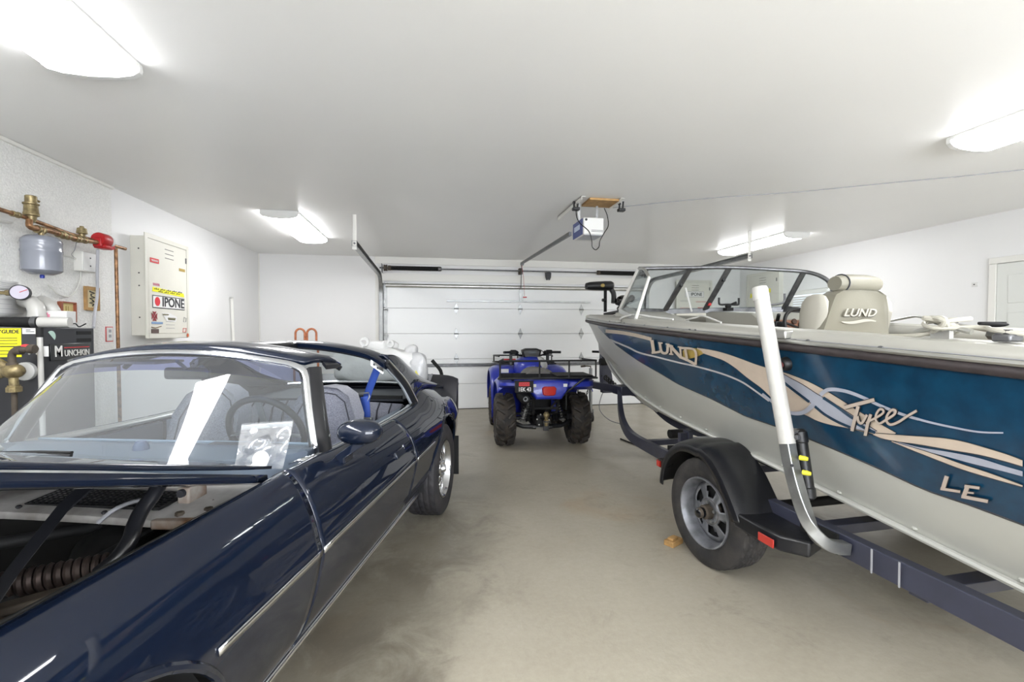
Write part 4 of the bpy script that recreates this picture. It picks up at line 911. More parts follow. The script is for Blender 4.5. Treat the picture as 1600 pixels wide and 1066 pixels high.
# rear window and deck
RWt = lambda x: Vector((x, 1.15, hz(x) - .03)); RWb = lambda x: Vector((x, 1.98 - .1 * (x / .6) ** 2 + .06, .955 - .01 * (x / .6) ** 2))
obj('rear_window', MB().grid([[tuple(RWt(x).lerp(RWb(x), t) + Vector((0, 0, .04 * math.sin(PI * t) * (1 - t * .4)))) for x in np.linspace(-.60, .60, 13)] for t in np.linspace(0, 1, 9)]), glass('rear glass', 'dfe6e8', 1.5), car)
obj('rear_window_moulding', MB().tube([tuple(RWb(x)) for x in np.linspace(-.64, .64, 13)], .012, 8), 'chrome', car)
obj('deck_lid', MB().grid([[(x, y, z - .012 * (x / .65) ** 2) for x in np.linspace(-.655, .655, 13)] for y, z in ((2.05, .948), (2.2, .932), (2.4, .905), (2.56, .885), (2.62, .86))]), 'paint', car, solid=.012)
obj('tail_panel', MB().grid([[(x, 2.62 + .05 * (1 - (x / .66) ** 2), z) for x in np.linspace(-.66, .66, 13)] for z in (.86, .75, .60, .45)]), 'paint', car, solid=.012)
for sg in (1, -1): obj('tail_light', MB().box(sg * .45 - .18, sg * .45 + .18, 2.655, 2.675, .62, .74), 'redlens', car, bevel=.008)
obj('rear_bumper', MB().loft([[(x, 2.64 + .06 * (1 - (x / .75) ** 2) + a, z) for a, z in ((0, .58), (.04, .56), (.05, .48), (.03, .42), (0, .42))] for x in np.linspace(-.74, .74, 15)]), 'paint', car)
# ducktail spoiler in three pieces
rows = []
for x in np.linspace(-.52, .80, 27):
    k = max(0, (x - .62) / .18); top = .985 - .02 * (x / .8) ** 2 - .03 * k ** 3; base = .88 - .30 * k ** 1.6
    y0 = 2.50 - .0 * k + .02 * (x / .8) ** 2 * -1; rows.append([(x, y0 - .04 * (1 - k), base), (x, y0 + .05, (base * .4 + top * .6)), (x, y0 + .10, top - .01), (x, y0 + .115, top), (x, y0 + .13, top - .012), (x, y0 + .13, (base + top) / 2), (x, y0 + .12, base)])
spo = obj('spoiler', MB().loft(rows), mat('satin black spoiler', '26262b', .42), car, ang=45)
obj('spoiler', MB().loft([[(-a, b, c) for a, b, c in r] for r in rows[-8:]]), M['black'], car, ang=45)
obj('spoiler_seam', MB().box(.535, .539, 2.44, 2.60, .90, .985), 'greyink', spo)
for sg in (1, -1): obj('mud_flap', MB().box(sg * .70, sg * .93, 1.955, 1.962, .16, .50), 'blackm', car, bevel=.002)
obj('front_bumper', MB().loft([[(x, -2.36 + .14 * (x / .6) ** 2 + a, z) for a, z in ((0, .68), (-.05, .60), (-.06, .48), (-.03, .36), (.1, .30), (.2, .5))] for x in np.linspace(-.66, .66, 15)]), 'paint', car)
obj('radiator_support', MB().box(-.7, .7, -2.16, -2.1, .35, .80), 'engine', car)
# interior -----------------------------------------------------------
db = obj('dashboard', MB().loft([[(x, -.47 + .32 * (x / .72) ** 2, .925 - .02 * (x / .7) ** 2), (x, -.2, .925), (x, -.06, .905), (x, -.01, .86), (x, -.03, .72), (x, -.1, .6), (x, -.5, .6)] for x in np.linspace(-.70, .70, 17)]), 'interior', car)
obj('dash_pad_line', MB().tube([(x, -.05, .91) for x in np.linspace(-.68, .68, 9)], .008, 6), mat('pale dash edge', '8a98a2', .5), db)
obj('dash_ornament', MB().lathe([(0, .035), (.018, .035), (.028, .015), (.03, 0)], 12, (.02, -.25, .925), (0, 0, 1)), mat('blue plastic knob', '56627e', .4), db)
obj('wiper', MB().tube([(-.42, -.50, .965), (-.1, -.53, .985), (.02, -.53, .985)], .006, 6), 'blackm', car)
sc_, sn = Vector((.36, .08, .93)), Vector((0, .93, .37)).normalized()
u_ = Vector((1, 0, 0)); v_ = sn.cross(u_)
st = obj('steering_wheel', MB().tube([tuple(sc_ + (u_ * math.cos(a) + v_ * math.sin(a)) * .185) for a in np.linspace(0, 2 * PI, 40, endpoint=False)], .016, 10, closed=True), 'black', car)
obj('wheel_hub', MB().cyl(tuple(sc_ - sn * .04), tuple(sc_ + sn * .0), .05, 20), 'black', st)
for a in (.1, PI - .1, -PI / 2): obj('wheel_spoke', MB().obox(tuple(sc_), tuple(sc_ + (u_ * math.cos(a) + v_ * math.sin(a)) * .18), .03, .008), 'steel', st)
obj('steering_column', MB().cyl(tuple(sc_ - sn * .4 + Vector((0, 0, .0))), tuple(sc_ - sn * .03), .03, 14), 'interiord', st)
obj('gauge_pod', MB().box(.18, .54, -.10, -.012, .80, .915), 'interiord', db, bevel=.02)
def front_seat(cx):
    pr = [(-.20, 0), (-.225, .25), (-.22, .40), (-.16, .52), (-.08, .565), (0, .575), (.08, .565), (.16, .52), (.22, .40), (.225, .25), (.20, 0)]
    rows = []
    for th, sc in ((-.055, .9), (-.075, .98), (-.04, 1.0), (.04, 1.0), (.07, .97), (.075, .9)):
        rows.append([(cx + x * sc, .62 + .35 * z * .55 + th + .06 * (z / .575) ** 2, .50 + z * (1 if sc > .95 else .985)) for x, z in pr])
    s = obj('seat_back', MB().loft(rows), 'cloth', car, ang=60)
    obj('seat_cushion', MB().box(cx - .24, cx + .24, .10, .64, .33, .50), 'cloth', s, bevel=.05, seg=3)
    obj('back_seam', MB().tube([(cx - .17, .635 - .062 + .35 * .22 * .55, .72), (cx + .17, .635 - .062 + .35 * .22 * .55, .72)], .004, 5), 'clothd', s)
    for k in (-.1, 0, .1): obj('back_seam', MB().tube([(cx + k, .575, .53), (cx + k, .62, .72)], .003, 5), 'clothd', s)
    obj('back_seam', MB().tube([(cx + x * .8, .62 + .35 * z * .55 - .066 + .06 * (z / .575) ** 2, .50 + z * .93) for x, z in pr[1:-1]], .004, 5), 'clothd', s)
front_seat(.34); front_seat(-.40)
rs = obj('rear_seat', MB().loft([[(x, 1.16, .42), (x, 1.20, .55), (x, 1.30, .86 - .05 * abs(x)), (x, 1.36, .90 - .05 * abs(x)), (x, 1.42, .87 - .05 * abs(x)), (x, 1.42, .42)] for x in np.linspace(-.62, .62, 15)]), 'cloth', car, ang=50)
for k in range(13):
    x = -.54 + .09 * k; obj('pleat', MB().tube([(x - .043 + .043, 1.19, .56), (x, 1.288, .852 - .05 * abs(x)), (x, 1.345, .898 - .05 * abs(x))], .006, 5), 'clothd', rs)
obj('rear_seat_cushion', MB().box(-.60, .60, .85, 1.24, .36, .52), 'cloth', rs, bevel=.05, seg=3)
obj('parcel_shelf', MB().box(-.62, .62, 1.38, 2.0, .885, .90), 'interiord', car)
obj('shelf_bar', MB().box(-.15, .60, 1.40, 1.43, .90, .925), 'blackm', car)
for sg in (1, -1):
    obj('door_card', MB().box(sg * .70 - .015, sg * .70 + .015, -.45, .66, .36, .855), 'interior' if sg > 0 else mat('slate door trim', '39404e', .6), car, bevel=.006)
    obj('window_ledge', MB().grid([[(sg * .69, y, S(y, 0).z - .012), (sg * .725, y, S(y, 0).z + .002), (sg * .76, y, S(y, 0).z + .001)] for y in np.linspace(-.30, 1.15, 20)]), 'alu' if sg < 0 else 'chrome', car, solid=.006)
    obj('quarter_trim', MB().box(sg * .66 - .02, sg * .66 + .02, .68, 1.30, .4, .86), 'interior', car)
# seat belt on the driver side
bp = [(.615, .90, 1.205), (.56, .93, 1.10), (.515, .95, 1.0), (.50, .94, .92)]
def strap(pts, wd, n=(0, -1, .1)):
    rows = []
    for i, p in enumerate(pts):
        d = (Vector(pts[min(i + 1, len(pts) - 1)]) - Vector(pts[max(i - 1, 0)])).normalized(); s = d.cross(Vector(n)).normalized() * wd / 2
        rows.append([tuple(Vector(p) - s), tuple(Vector(p) + s)])
    return MB().grid(rows)
sb_ = obj('seat_belt', strap(spl(bp, 5), .05), 'belt', car, solid=.004)
obj('belt_guide', MB().tube([(.43, .93, 1.0), (.53, .93, 1.01), (.535, .93, .985), (.50, .925, .90), (.44, .93, .985)], .005, 6, closed=True), 'alu', sb_)
obj('belt_loop', strap(spl([(.50, .93, .985), (.51, .92, .93), (.515, .915, .87), (.51, .92, .84)], 5), .055), 'belt', sb_, solid=.012)
obj('belt_buckle', MB().box(.465, .555, .905, .93, .825, .85), 'alu', sb_, bevel=.004); obj('belt_tail', strap([(.51, .92, .835), (.515, .93, .78), (.52, .94, .7)], .045), 'belt', sb_, solid=.006)
# mirrors
mi = obj('door_mirror', MB().ell((.92, -.15, .992), (.095, .068, .052), 24, 14, p=.88), 'paint', car)
obj('mirror_glass', MB().ell((.92, -.10, .992), (.078, .022, .04), 20, 10), 'chrome', mi)
obj('mirror_stalk', MB().loft([[(.93 - .0 + a * w_, -.15 + b * .035, .95) for a, b in ((-1, -1), (1, -1), (1, 1), (-1, 1))] if z > .94 else [(.835 + a * .028, -.13 + b * .045, z) for a, b in ((-1, -1), (1, -1), (1, 1), (-1, 1))] for z, w_ in ((.945, .032), (.885, .03), (.86, .03))]), 'paint', mi, bevel=.006)
obj('door_mirror', MB().ell((-.93, -.145, .985), (.105, .075, .058), 20, 12, p=.88), 'paint', car)
im = obj('rear_view_mirror', MB().box(-.06, .16, -.045, -.015, 1.195, 1.25), 'blackg', car, bevel=.014, seg=3); obj('mirror_arm', MB().tube([(.05, -.03, 1.24), (.04, -.08, 1.285)], .008, 8), 'steel', im)
sv = obj('sun_visor', MB().box(-.50, -.12, -.02, .16, 1.262, 1.275), mat('tan sun visor', 'b8ab90', .8), car, bevel=.005, rot=None)
# fender emblem-free details
obj('door_lock', MB().lathe([(0, .006), (.012, .005), (.013, 0)], 14, tuple(S(.50, 4)), (1, 0, .3)), 'chrome', car)
obj('door_handle', MB().box(-.004, .008, -.07, .07, -.02, .02), 'paint', car, loc=tuple(S(.42, 4.2)), rot=(0, math.radians(25) * -1, 0), bevel=.004)
# ================================================================== trailer and boat (shared local frame: x across, y towards the bow, z up)
TA = .045; TO = Vector((1.610, 2.541, 0))
_tx = np.array([math.cos(TA), math.sin(TA), 0]); _ty = np.array([-math.sin(TA), math.cos(TA), 0]); _to = np.array(TO)
def proj(p):
    q = _to + _tx * p[0] + _ty * p[1] + np.array([0, 0, p[2]]) - _C; z = q @ _fw
    return np.array([800 + FPX * (q @ _rt) / z, 533 - FPX * (q @ _up) / z])
M['frame'] = mat('dark blue grey trailer enamel', '3a3d4e', .42, coat=.2, var=.2, vscale=9)
M['hullw'] = mat('silver white aluminium hull', 'c2c3bd', .33, .25, var=.06, vscale=3)
M['hullb'] = mat('deep teal blue hull paint', '0f3c57', .26, coat=.35, var=.18, vscale=14, col2='0b304a', bump=.04, bscale=25)
M['gun'] = mat('pale grey gunwale aluminium', 'b4b3ab', .35, .2)
M['rub'] = mat('dark bumper rail', '3b3435', .5, var=.3, vscale=20)
M['beige'] = mat('beige decal', 'c3b4a4', .5, var=.08, vscale=20)
M['lav'] = mat('lavender grey decal', 'a3a7b4', .5, var=.08, vscale=20)
M['stripe'] = mat('pale stripe decal', 'b9b6b6', .5)
M['tag'] = mat('taupe lettering', 'b3a69b', .5)
M['vinyl'] = mat('taupe vinyl', '8a8779', .5, bump=.06, bscale=120)
M['vinylw'] = mat('cream vinyl', 'b6b3a7', .4)
M['carpet'] = mat('beige carpet', 'b3a793', .95, var=.25, vscale=60)
M['wsglass'] = glass('boat windscreen glass', 'eef1f1', 1.45, 0, haze=.02)
tr = thing('boat_trailer', 'dark blue grey boat trailer with black fender under the fishing boat', 'trailer', TO, TA)
bt = thing('fishing_boat', 'blue and white aluminium fishing boat with windscreen resting on the trailer', 'boat', TO, TA)
CX = .98
# frame
def bar(path, w_, h_, n=1):
    P = [Vector(p) for p in path]; rows = []
    for i, p in enumerate(P):
        d = (P[min(i + 1, len(P) - 1)] - P[max(i - 1, 0)]).normalized(); s = d.cross(Vector((0, 0, 1)))
        if s.length < .2: s = Vector((1, 0, 0))
        s.normalize(); u = s.cross(d).normalized()
        rows.append([tuple(p + s * a * w_ / 2 + u * b * h_ / 2) for a, b in ((-1, -1), (1, -1), (1, 1), (-1, 1))])
    return MB().loft(rows)
railp = [(.14, -2.3, .48), (.16, -1.4, .475), (.18, -.8, .468), (.20, -.3, .46), (.30, .5, .42), (.45, 1.35, .345), (.57, 2.0, .315), (.665, 2.38, .37), (.735, 2.60, .48), (.79, 2.74, .60), (.84, 2.84, .68)]
RP = spl(railp, 5)
rl = obj('frame_rail', bar(RP, .055, .10), 'frame', tr, ang=30, bevel=.004)
rr_ = obj('frame_rail', bar([(2 * CX - x, y, z) for x, y, z in RP], .055, .10), 'frame', tr, ang=30, bevel=.004)
obj('tongue', bar([(CX, 2.45, .69), (CX, 4.35, .60)], .08, .10), 'frame', tr, bevel=.004)
obj('tongue_gusset', MB().box(.80, 1.16, 2.72, 2.98, .63, .74), 'frame', tr, bevel=.01)
for y, z in ((-1.1, .45), (-.55, .45), (.55, .40), (1.75, .325)):
    xr = float(np.interp(y, [p[1] for p in RP], [p[0] for p in RP])); obj('cross_member', MB().box(xr, 2 * CX - xr, y - .035, y + .035, z - .05, z + .0), 'frame', tr, bevel=.003)
obj('axle', MB().cyl((.1, 0, .32), (1.86, 0, .32), .03, 14), 'blackm', tr)
for sx in (1, -1):
    x = CX - sx * .74; obj('leaf_spring', MB().tube(spl([(x, -.35, .42), (x, 0, .34), (x, .35, .42)], 5), .018, 8), 'blackm', tr)
obj('bunk', MB().obox((.55, -1.9, .53), (.62, .3, .56), .09, .045), 'blackm', tr); obj('bunk', MB().obox((2 * CX - .55, -1.9, .53), (2 * CX - .62, .3, .56), .09, .045), 'blackm', tr)
bs_ = obj('bunk_bracket', MB().box(.46, .50, .82, .90, .36, .62).box(.40, .46, .84, .88, .36, .60), 'frame', tr, bevel=.004)
obj('cross_member', MB().obox((.40, 1.0, .42), (1.56, 1.0, .42), .06, .08), 'blackm', tr)
obj('keel_roller', MB().cyl((CX - .12, 1.75, .375), (CX + .12, 1.75, .375), .045, 14), 'blackm', tr)
jp = obj('rail_joint_plate', MB().box(.124, .134, -.80, -.60, .43, .52), 'blackm', tr)
obj('bolt', MB().lathe([(0, .014), (.012, .012), (.016, .004), (.016, 0)], 8, (.124, -.775, .465), (-1, 0, 0)), 'alu', jp, flat=True)
for y in (-.95, -1.06): obj('weld_mark', MB().box(.128, .1318, y - .003, y + .003, .425, .525), 'greyink', rl)
# wheel, fender
ww = thing  # alias not used for parts
def pt_tyre(mb, out):
    return mb
tw = obj('wheel', car_tyre(.325, .20, .195, n=64, depth=.011), 'rubberd', tr, loc=(.105, 0, .325), rot=(0, 0, .075), ang=30)
b_, d_ = slot_rim(.195, .20, -1, 6, .085, .15, .035)
M['rimgrey'] = mat('scuffed grey wheel paint', '8e9096', .42, .5, var=.4, vscale=14, col2='6c6e72')
obj('rim', b_, 'rimgrey', tw); obj('wheel_disc', d_, 'rimgrey', tw, solid=.006, off=0)
obj('wheel_back', MB().lathe([(0, .0), (.17, .0), (.17, -.02)], 24, (0, 0, 0), (-1, 0, 0)), 'blackm', tw)
obj('hub', MB().lathe([(0, .115), (.026, .113), (.03, .105), (.03, .075), (.036, .072), (.042, .068), (.042, .03), (.075, .028), (.078, 0)], 24, (-.02, 0, 0), (-1, 0, 0)), 'iron', tw)
obj('hub_cap', MB().lathe([(0, .122), (.018, .12), (.027, .112), (.031, .085), (.031, .07)], 20, (-.0201, 0, 0), (-1, 0, 0)), 'blackg', tw)
for k in range(5):
    a = 2 * PI * k / 5 + .3; obj('lug_nut', MB().lathe([(0, .025), (.010, .022), (.012, 0)], 6, (-.045, .058 * math.cos(a), .058 * math.sin(a)), (-1, 0, 0)), 'steel', tw, flat=True)
w2 = copy_tree(tw, tr); w2.location = (2 * CX - .105, 0, .325); w2.rotation_euler = (0, 0, PI)
M['fender'] = mat('black moulded plastic', '191a1e', .28, var=.25, vscale=10, bump=.08, bscale=40)
ARC = [(.415, .385), (.405, .45), (.37, .545), (.30, .635), (.20, .70), (.08, .725), (-.04, .715), (-.13, .68), (-.21, .62), (-.28, .54), (-.335, .465), (-.37, .41)]
def fender(sgn):
    A = spl(ARC, 4); rows = []
    for i, (y, z) in enumerate(A):
        yc, zc = .02, .33; d = Vector((y - yc, z - zc)); L = d.length; d = d / L
        t = i / (len(A) - 1); prow = []
        step = .014 if i > len(A) * .52 else 0.0
        for x, rr in ((-.035, -.055), (-.037, -.03), (-.030, -.012), (-.005, 0), (.06, .012), (.13, .014), (.225, .010), (.235, .0)):
            q = d * (L + rr + step); prow.append((x if sgn > 0 else 2 * CX - x, yc + q.x, zc + q.y))
        rows.append(prow)
    f = obj('fender', MB().grid(rows, flip=sgn < 0), 'fender', tr, solid=.008, off=-1, ang=35)
    def X(x): return x if sgn > 0 else 2 * CX - x
    lo = [(-.035, -.33), (.235, -.33), (.235, -.64), (.06, -.72), (-.02, -.63), (-.035, -.50)]
    V = [(X(x), y, .38) for x, y in lo] + [(X(x + .006), y, .455) for x, y in lo]
    n = 6; obj('fender_step', MB().add(V, [tuple(range(n))[::-1], tuple(range(n, 2 * n))] + [(i, (i + 1) % n, n + (i + 1) % n, n + i) for i in range(n)]), 'fender', f, bevel=.012, seg=3)
    obj('side_reflector', MB().box(min(X(-.041), X(-.034)), max(X(-.041), X(-.034)), -.615, -.515, .388, .430), 'redlens', f, bevel=.003, loc=(0, 0, 0))
    obj('front_marker_light', MB().box(min(X(-.02), X(.07)), max(X(-.02), X(.07)), .40, .47, .47, .53), 'blackm', f, bevel=.01)
    obj('amber_lens', MB().box(min(X(-.03), X(-.02)), max(X(-.03), X(-.02)), .42, .46, .48, .52), 'redlens', f)
    obj('fender_bracket', MB().box(min(X(.2), X(.26)), max(X(.2), X(.26)), -.1, .1, .40, .44), 'frame', f)
    return f
fender(1); fender(-1)
# guide posts
def post(sgn):
    X = lambda x: x if sgn > 0 else 2 * CX - x
    pa = [(X(.14), -.83, .475), (X(.08), -.83, .485), (X(.02), -.83, .51), (X(-.025), -.82, .56), (X(-.045), -.79, .64), (X(-.054), -.735, .80), (X(-.058), -.70, .95)]
    g = obj('guide_post', bar(spl(pa, 5), .05, .05), 'steel', tr, ang=40, bevel=.004)
    obj('pvc_sleeve', MB().tube([(X(-.057), -.708, .912), (X(-.064), -.543, 1.60)], .034, 24), 'pvc', g)
    obj('pvc_cap', MB().lathe([(.034, -.02), (.0365, -.02), (.0365, .035), (.032, .045), (0, .047)], 24, (X(-.064), -.545, 1.585), (0, .235, 1)), 'pvc', g)
    obj('sleeve_bolt', MB().lathe([(0, .016), (.011, .014), (.012, 0)], 8, (X(-.056) + sgn * .02, -.735, .945), (0, -1, .2)), 'steeld', g)
    for z, y in ((.86, -.748), (.80, -.765)):
        obj('bolt_cap', MB().lathe([(0, .034), (.008, .032), (.011, .02), (.011, 0)], 10, (X(-.035), y - .006, z), (sgn * .5, -1, 0)), mat('yellow plastic cap', 'd6d23a', .4), g)
    obj('bolt_hole', MB().lathe([(0, .0005), (.007, .0005)], 10, (X(-.082), -.762, .83), (-sgn * .7, -.7, 0)), 'darkink', g)
    ro = obj('side_roller', MB().lathe([(0, -.005), (.02, 0), (.032, .01), (.034, .05), (.030, .055), (.030, .25), (.034, .255), (.033, .30), (.02, .312), (0, .315)], 20, (X(.035), -.735, .66), (0, .2, 1)), 'black', g)
    obj('roller_bracket', MB().obox((X(-.05), -.75, .72), (X(.03), -.73, .685), .03, .008), 'steel', g); obj('roller_bracket', MB().obox((X(-.05), -.70, .95), (X(.03), -.675, .965), .03, .008), 'steel', g)
post(1); post(-1)
# winch stand, jack, coupler, chains
wst = obj('winch_stand', MB().loft([[(CX + .045 + a, y + b, z) for a, b in ((-s, -.05), (s, -.05), (s, .05), (-s, .05))] for y, z, s in ((3.62, .55, .085), (3.68, .80, .075), (3.74, 1.05, .05), (3.76, 1.16, .035))]), 'frame', tr, bevel=.004)
obj('winch_handle', MB().tube([(1.06, 3.72, 1.10), (.98, 3.70, 1.115), (.95, 3.70, 1.12)], .011, 8).tube([(.955, 3.70, 1.12), (.83, 3.70, 1.125)], .016, 10), 'black', wst)
obj('winch_drum', MB().cyl((.99, 3.68, 1.08), (1.09, 3.68, 1.08), .05, 16), 'iron', wst)
obj('bow_stop', MB().cyl((.93, 3.66, .98), (1.08, 3.66, .98), .05, 16), 'blackm', wst)
obj('bow_chain', MB().coil((CX, 3.7, .80), (CX + .02, 3.1, .62), .03, .010, 9, 5, 8), 'blackm', wst)
obj('coupler', MB().box(CX - .05, CX + .05, 4.33, 4.50, .57, .66).ell((CX, 4.52, .60), (.06, .07, .05), 14, 8), 'steeld', tr, bevel=.008)
obj('coupler_latch', MB().tube([(CX, 4.38, .67), (CX - .02, 4.42, .72), (CX - .02, 4.50, .73)], .012, 8), 'brass', tr)
jx, jy = 1.045, 4.28
jk = obj('jack', MB().cyl((jx, jy, .18), (jx, jy, .84), .026, 14).cyl((jx, jy, .14), (jx, jy, .5), .020, 12), 'steel', tr)
obj('jack_handle', MB().tube([(jx, jy, .83), (jx, jy, .87), (jx - .06, jy, .875), (jx - .09, jy, .875)], .010, 8).tube([(jx - .09, jy, .875), (jx - .16, jy, .87)], .015, 8), 'iron', jk)
obj('jack_wheel', MB().lathe([(.02, -.025), (.07, -.03), (.075, -.01), (.075, .01), (.07, .03), (.02, .025)], 20, (jx, jy, .076), (1, 0, 0)), 'rubberd', jk)
obj('jack_fork', MB().box(jx - .045, jx - .037, jy - .02, jy + .02, .07, .2).box(jx + .037, jx + .045, jy - .02, jy + .02, .07, .2), 'steel', jk)
obj('jack_bracket', MB().box(CX + .03, jx + .03, jy - .05, jy + .05, .58, .66), 'iron', jk)
def chain(pts, parent, r=.006, L=.03):
    P = [Vector(p) for p in pts]; mb = MB(); k = 0; d_ = 0
    for a, b in zip(P[:-1], P[1:]):
        n = max(1, int((b - a).length / L))
        for i in range(n):
            c = a.lerp(b, (i + .5) / n); t = (b - a).normalized(); u = t.orthogonal().normalized(); v = t.cross(u)
            s = u if k % 2 else v; k += 1
            mb.tube([tuple(c + t * math.cos(q) * L * .7 + s * math.sin(q) * L * .42) for q in np.linspace(0, 2 * PI, 8, endpoint=False)], r, 5, closed=True)
    return obj('safety_chain', mb, 'steeld', parent)
chain(spl([(CX - .04, 4.44, .62), (CX - .10, 4.40, .48), (CX - .06, 4.35, .36), (CX + .0, 4.3, .42), (CX + .05, 4.30, .58)], 5), tr)
chain(spl([(CX - .02, 4.46, .64), (CX - .14, 4.46, .56), (CX - .12, 4.42, .40), (CX - .0, 4.34, .34)], 5), tr)
obj('wiring_plug', MB().tube(spl([(CX + .03, 3.64, .62), (CX - .06, 3.6, .48), (CX - .12, 3.5, .33), (CX - .06, 3.3, .22), (CX + .05, 3.05, .20)], 6), .006, 6), 'greyink', tr)
obj('wire_bundle', MB().ell((CX - .08, 4.30, .70), (.05, .07, .08), 10, 7), 'brass', tr)
# ------------------------------------------------------------------ hull
Ysh = [-1.78, -1, 0, .75, 1.5, 2.3, 3.0, 3.5, 3.85, 4.0]; Bsh = [.93, .945, .945, .925, .86, .71, .50, .30, .13, .03]
Ych = [-1.78, 0, .67, 1.5, 2.3, 3.0, 3.4, 3.58]; Bch = [.74, .74, .715, .60, .40, .20, .07, .012]; Zch = [.545, .715, .765, .835, .93, 1.05, 1.10, 1.02]
Ykl = [-1.78, .6, 1.3, 1.95, 2.4, 2.85, 3.2, 3.45, 3.7, 4.0]; Zkl = [.42, .435, .45, .50, .56, .67, .80, .93, 1.16, 1.58]
def pc(xs, ys, x):
    # smooth monotone interpolation
    xs = np.array(xs); ys = np.array(ys); i = int(np.clip(np.searchsorted(xs, x) - 1, 0, len(xs) - 2)); h = np.diff(xs); d = np.diff(ys) / h
    m = np.zeros(len(xs)); m[0] = d[0]; m[-1] = d[-1]
    for k in range(1, len(xs) - 1): m[k] = 0 if d[k - 1] * d[k] <= 0 else 2 * d[k - 1] * d[k] / (d[k - 1] + d[k])
    t = (x - xs[i]) / h[i]
    return (2*t**3-3*t**2+1)*ys[i] + (t**3-2*t**2+t)*h[i]*m[i] + (-2*t**3+3*t**2)*ys[i+1] + (t**3-t**2)*h[i]*m[i+1]
def ztop(y): return 1.457 + .057 * y - (.035 * max(0, (y - 2) / 2) ** 2)
def zsh(y): return ztop(y) - .085
def hull_rows(y):
    bs = pc(Ysh, Bsh, y); zs = zsh(y); zk = pc(Ykl, Zkl, y)
    if y < 3.58: bc = pc(Ych, Bch, y); zc = max(pc(Ych, Zch, y), zk + .02)
    else: bc = .012; zc = zk + .03
    return bs, zs, bc, zc, zk
def side(y, t, off=0.0):
    bs, zs, bc, zc, zk = hull_rows(y); b = bc + (bs - bc) * t + .03 * math.sin(PI * t) * min(1, max(0, (3.4 - y)) / 1.2); z = zc + (zs - zc) * t
    n = Vector((-(zs - zc), 0, -(bs - bc))).normalized()
    return Vector((CX - b, y, z)) + n * off
YS = list(np.linspace(-1.78, 3.2, 40)) + list(np.linspace(3.24, 3.99, 22))
for sgn in (1, -1):
    mx = lambda p: tuple(p) if sgn > 0 else (2 * CX - p[0], p[1], p[2])
    obj('hull_side', MB().grid([[mx(side(y, t)) for t in np.linspace(0, 1, 11)] for y in YS], flip=sgn < 0), 'hullw', bt, ang=50)
    rows = []
    for y in YS:
        bs, zs, bc, zc, zk = hull_rows(y); rows.append([mx((CX - bc * k, y, zk + (zc - zk) * k ** 1.15)) for k in (1, .75, .5, .25, 0)])
    hb = obj('hull_bottom', MB().grid(rows, flip=sgn < 0), 'hullw', bt, ang=50)
    obj('chine_rail', MB().tube([mx(side(y, .0) + Vector((-.008, 0, -.006))) for y in YS[:46]], .014, 8), 'hullw', hb)
    rv = MB()
    for y in np.arange(-1.7, 2.2, .33): p = mx(side(y, .03)); rv.ell(p, (.012, .012, .008), 8, 5)
    obj('chine_rivets', rv, 'hullw', hb)
    # rub rail, gunwale band
    obj('rub_rail', MB().tube([mx(side(y, 1) + Vector((-.012, 0, .008))) for y in YS], .019, 10), 'rub', bt)
    obj('rub_rail_insert', MB().tube([mx(side(y, 1) + Vector((-.020, 0, .034))) for y in YS], .010, 8), 'alu', bt)
    rows = []
    for y in YS:
        bs = pc(Ysh, Bsh, y); zt = ztop(y); wq = min(.17, bs * .6 + .01); q = min(1, bs / .2)
        rows.append([mx(p) for p in ((CX - bs - .004, y, zsh(y) + .02), (CX - bs + .012 * q, y, zt - .014), (CX - bs + .02 * q, y, zt - .003), (CX - bs + .03 * q, y, zt), (CX - bs + wq * .9, y, zt + .003), (CX - bs + wq, y, zt - .01), (CX - bs + wq, y, zt - .10))])
    gw = obj('gunwale', MB().grid(rows, flip=sgn < 0), 'gun', bt, solid=.004, off=0, ang=30)
    obj('gunwale_seam', MB().tube([mx((CX - pc(Ysh, Bsh, y) + .0, y, ztop(y) - .040)) for y in YS[:46]], .0025, 5), 'greyink', gw)
    for y in (-1.05, -.72, -.50, .12, .18, .45, .8, 1.2, 1.6): obj('rivet', MB().ell(mx((CX - pc(Ysh, Bsh, y) - .002, y, ztop(y) - .040)), (.006, .012, .006), 8, 5), 'steeld', gw)
    # inner liner
    rows = []
    for y in [q for q in YS if q < 3.3]:
        bs = pc(Ysh, Bsh, y); rows.append([mx(p) for p in ((CX - bs + .165, y, ztop(y) - .05), (CX - bs + .13, y, ztop(y) - .20), (CX - bs + .15, y, ztop(y) - .24), (CX - bs + .17, y, .98 + .05 * y))])
    obj('inner_liner', MB().grid(rows), 'carpet' if sgn < 0 else 'gun', bt, solid=.006)
    if sgn < 0:
        obj('coaming_band', MB().grid([[mx((CX - pc(Ysh, Bsh, y) + .168, y, ztop(y) - a)) for a in (.012, .11)] for y in np.linspace(-1.7, .8, 12)]), 'gun', bt, solid=.012)
obj('transom', MB().grid([[(CX + b * pc(Ysh, Bsh, -1.78), -1.78, z) for b in np.linspace(-1, 1, 9)] for z in (.5, .7, .9, 1.1, zsh(-1.78))]), 'hullw', bt, solid=.02)
obj('cockpit_floor', MB().grid([[(x, y, .97 + .05 * y) for x in (.2, .6, CX, 1.4, 1.78)] for y in (-1.76, -.5, .8)]), 'carpet', bt, solid=.02)
obj('bow_floor', MB().grid([[(CX + k * (pc(Ysh, Bsh, y) - .17), y, 1.20 + .05 * y) for k in np.linspace(-1, 1, 7)] for y in (.95, 1.5, 2.1, 2.7)]), 'carpet', bt, solid=.02)
obj('stern_deck', MB().box(.20, 1.76, -1.77, -1.15, 1.05, 1.20), 'vinylw', bt, bevel=.02)
fd = obj('bow_deck', MB().grid([[(CX + k * max(.01, pc(Ysh, Bsh, y) - .03), y, ztop(y) + .004) for k in np.linspace(-1, 1, 9)] for y in np.linspace(2.7, 3.97, 9)]), 'gun', bt, solid=.01)
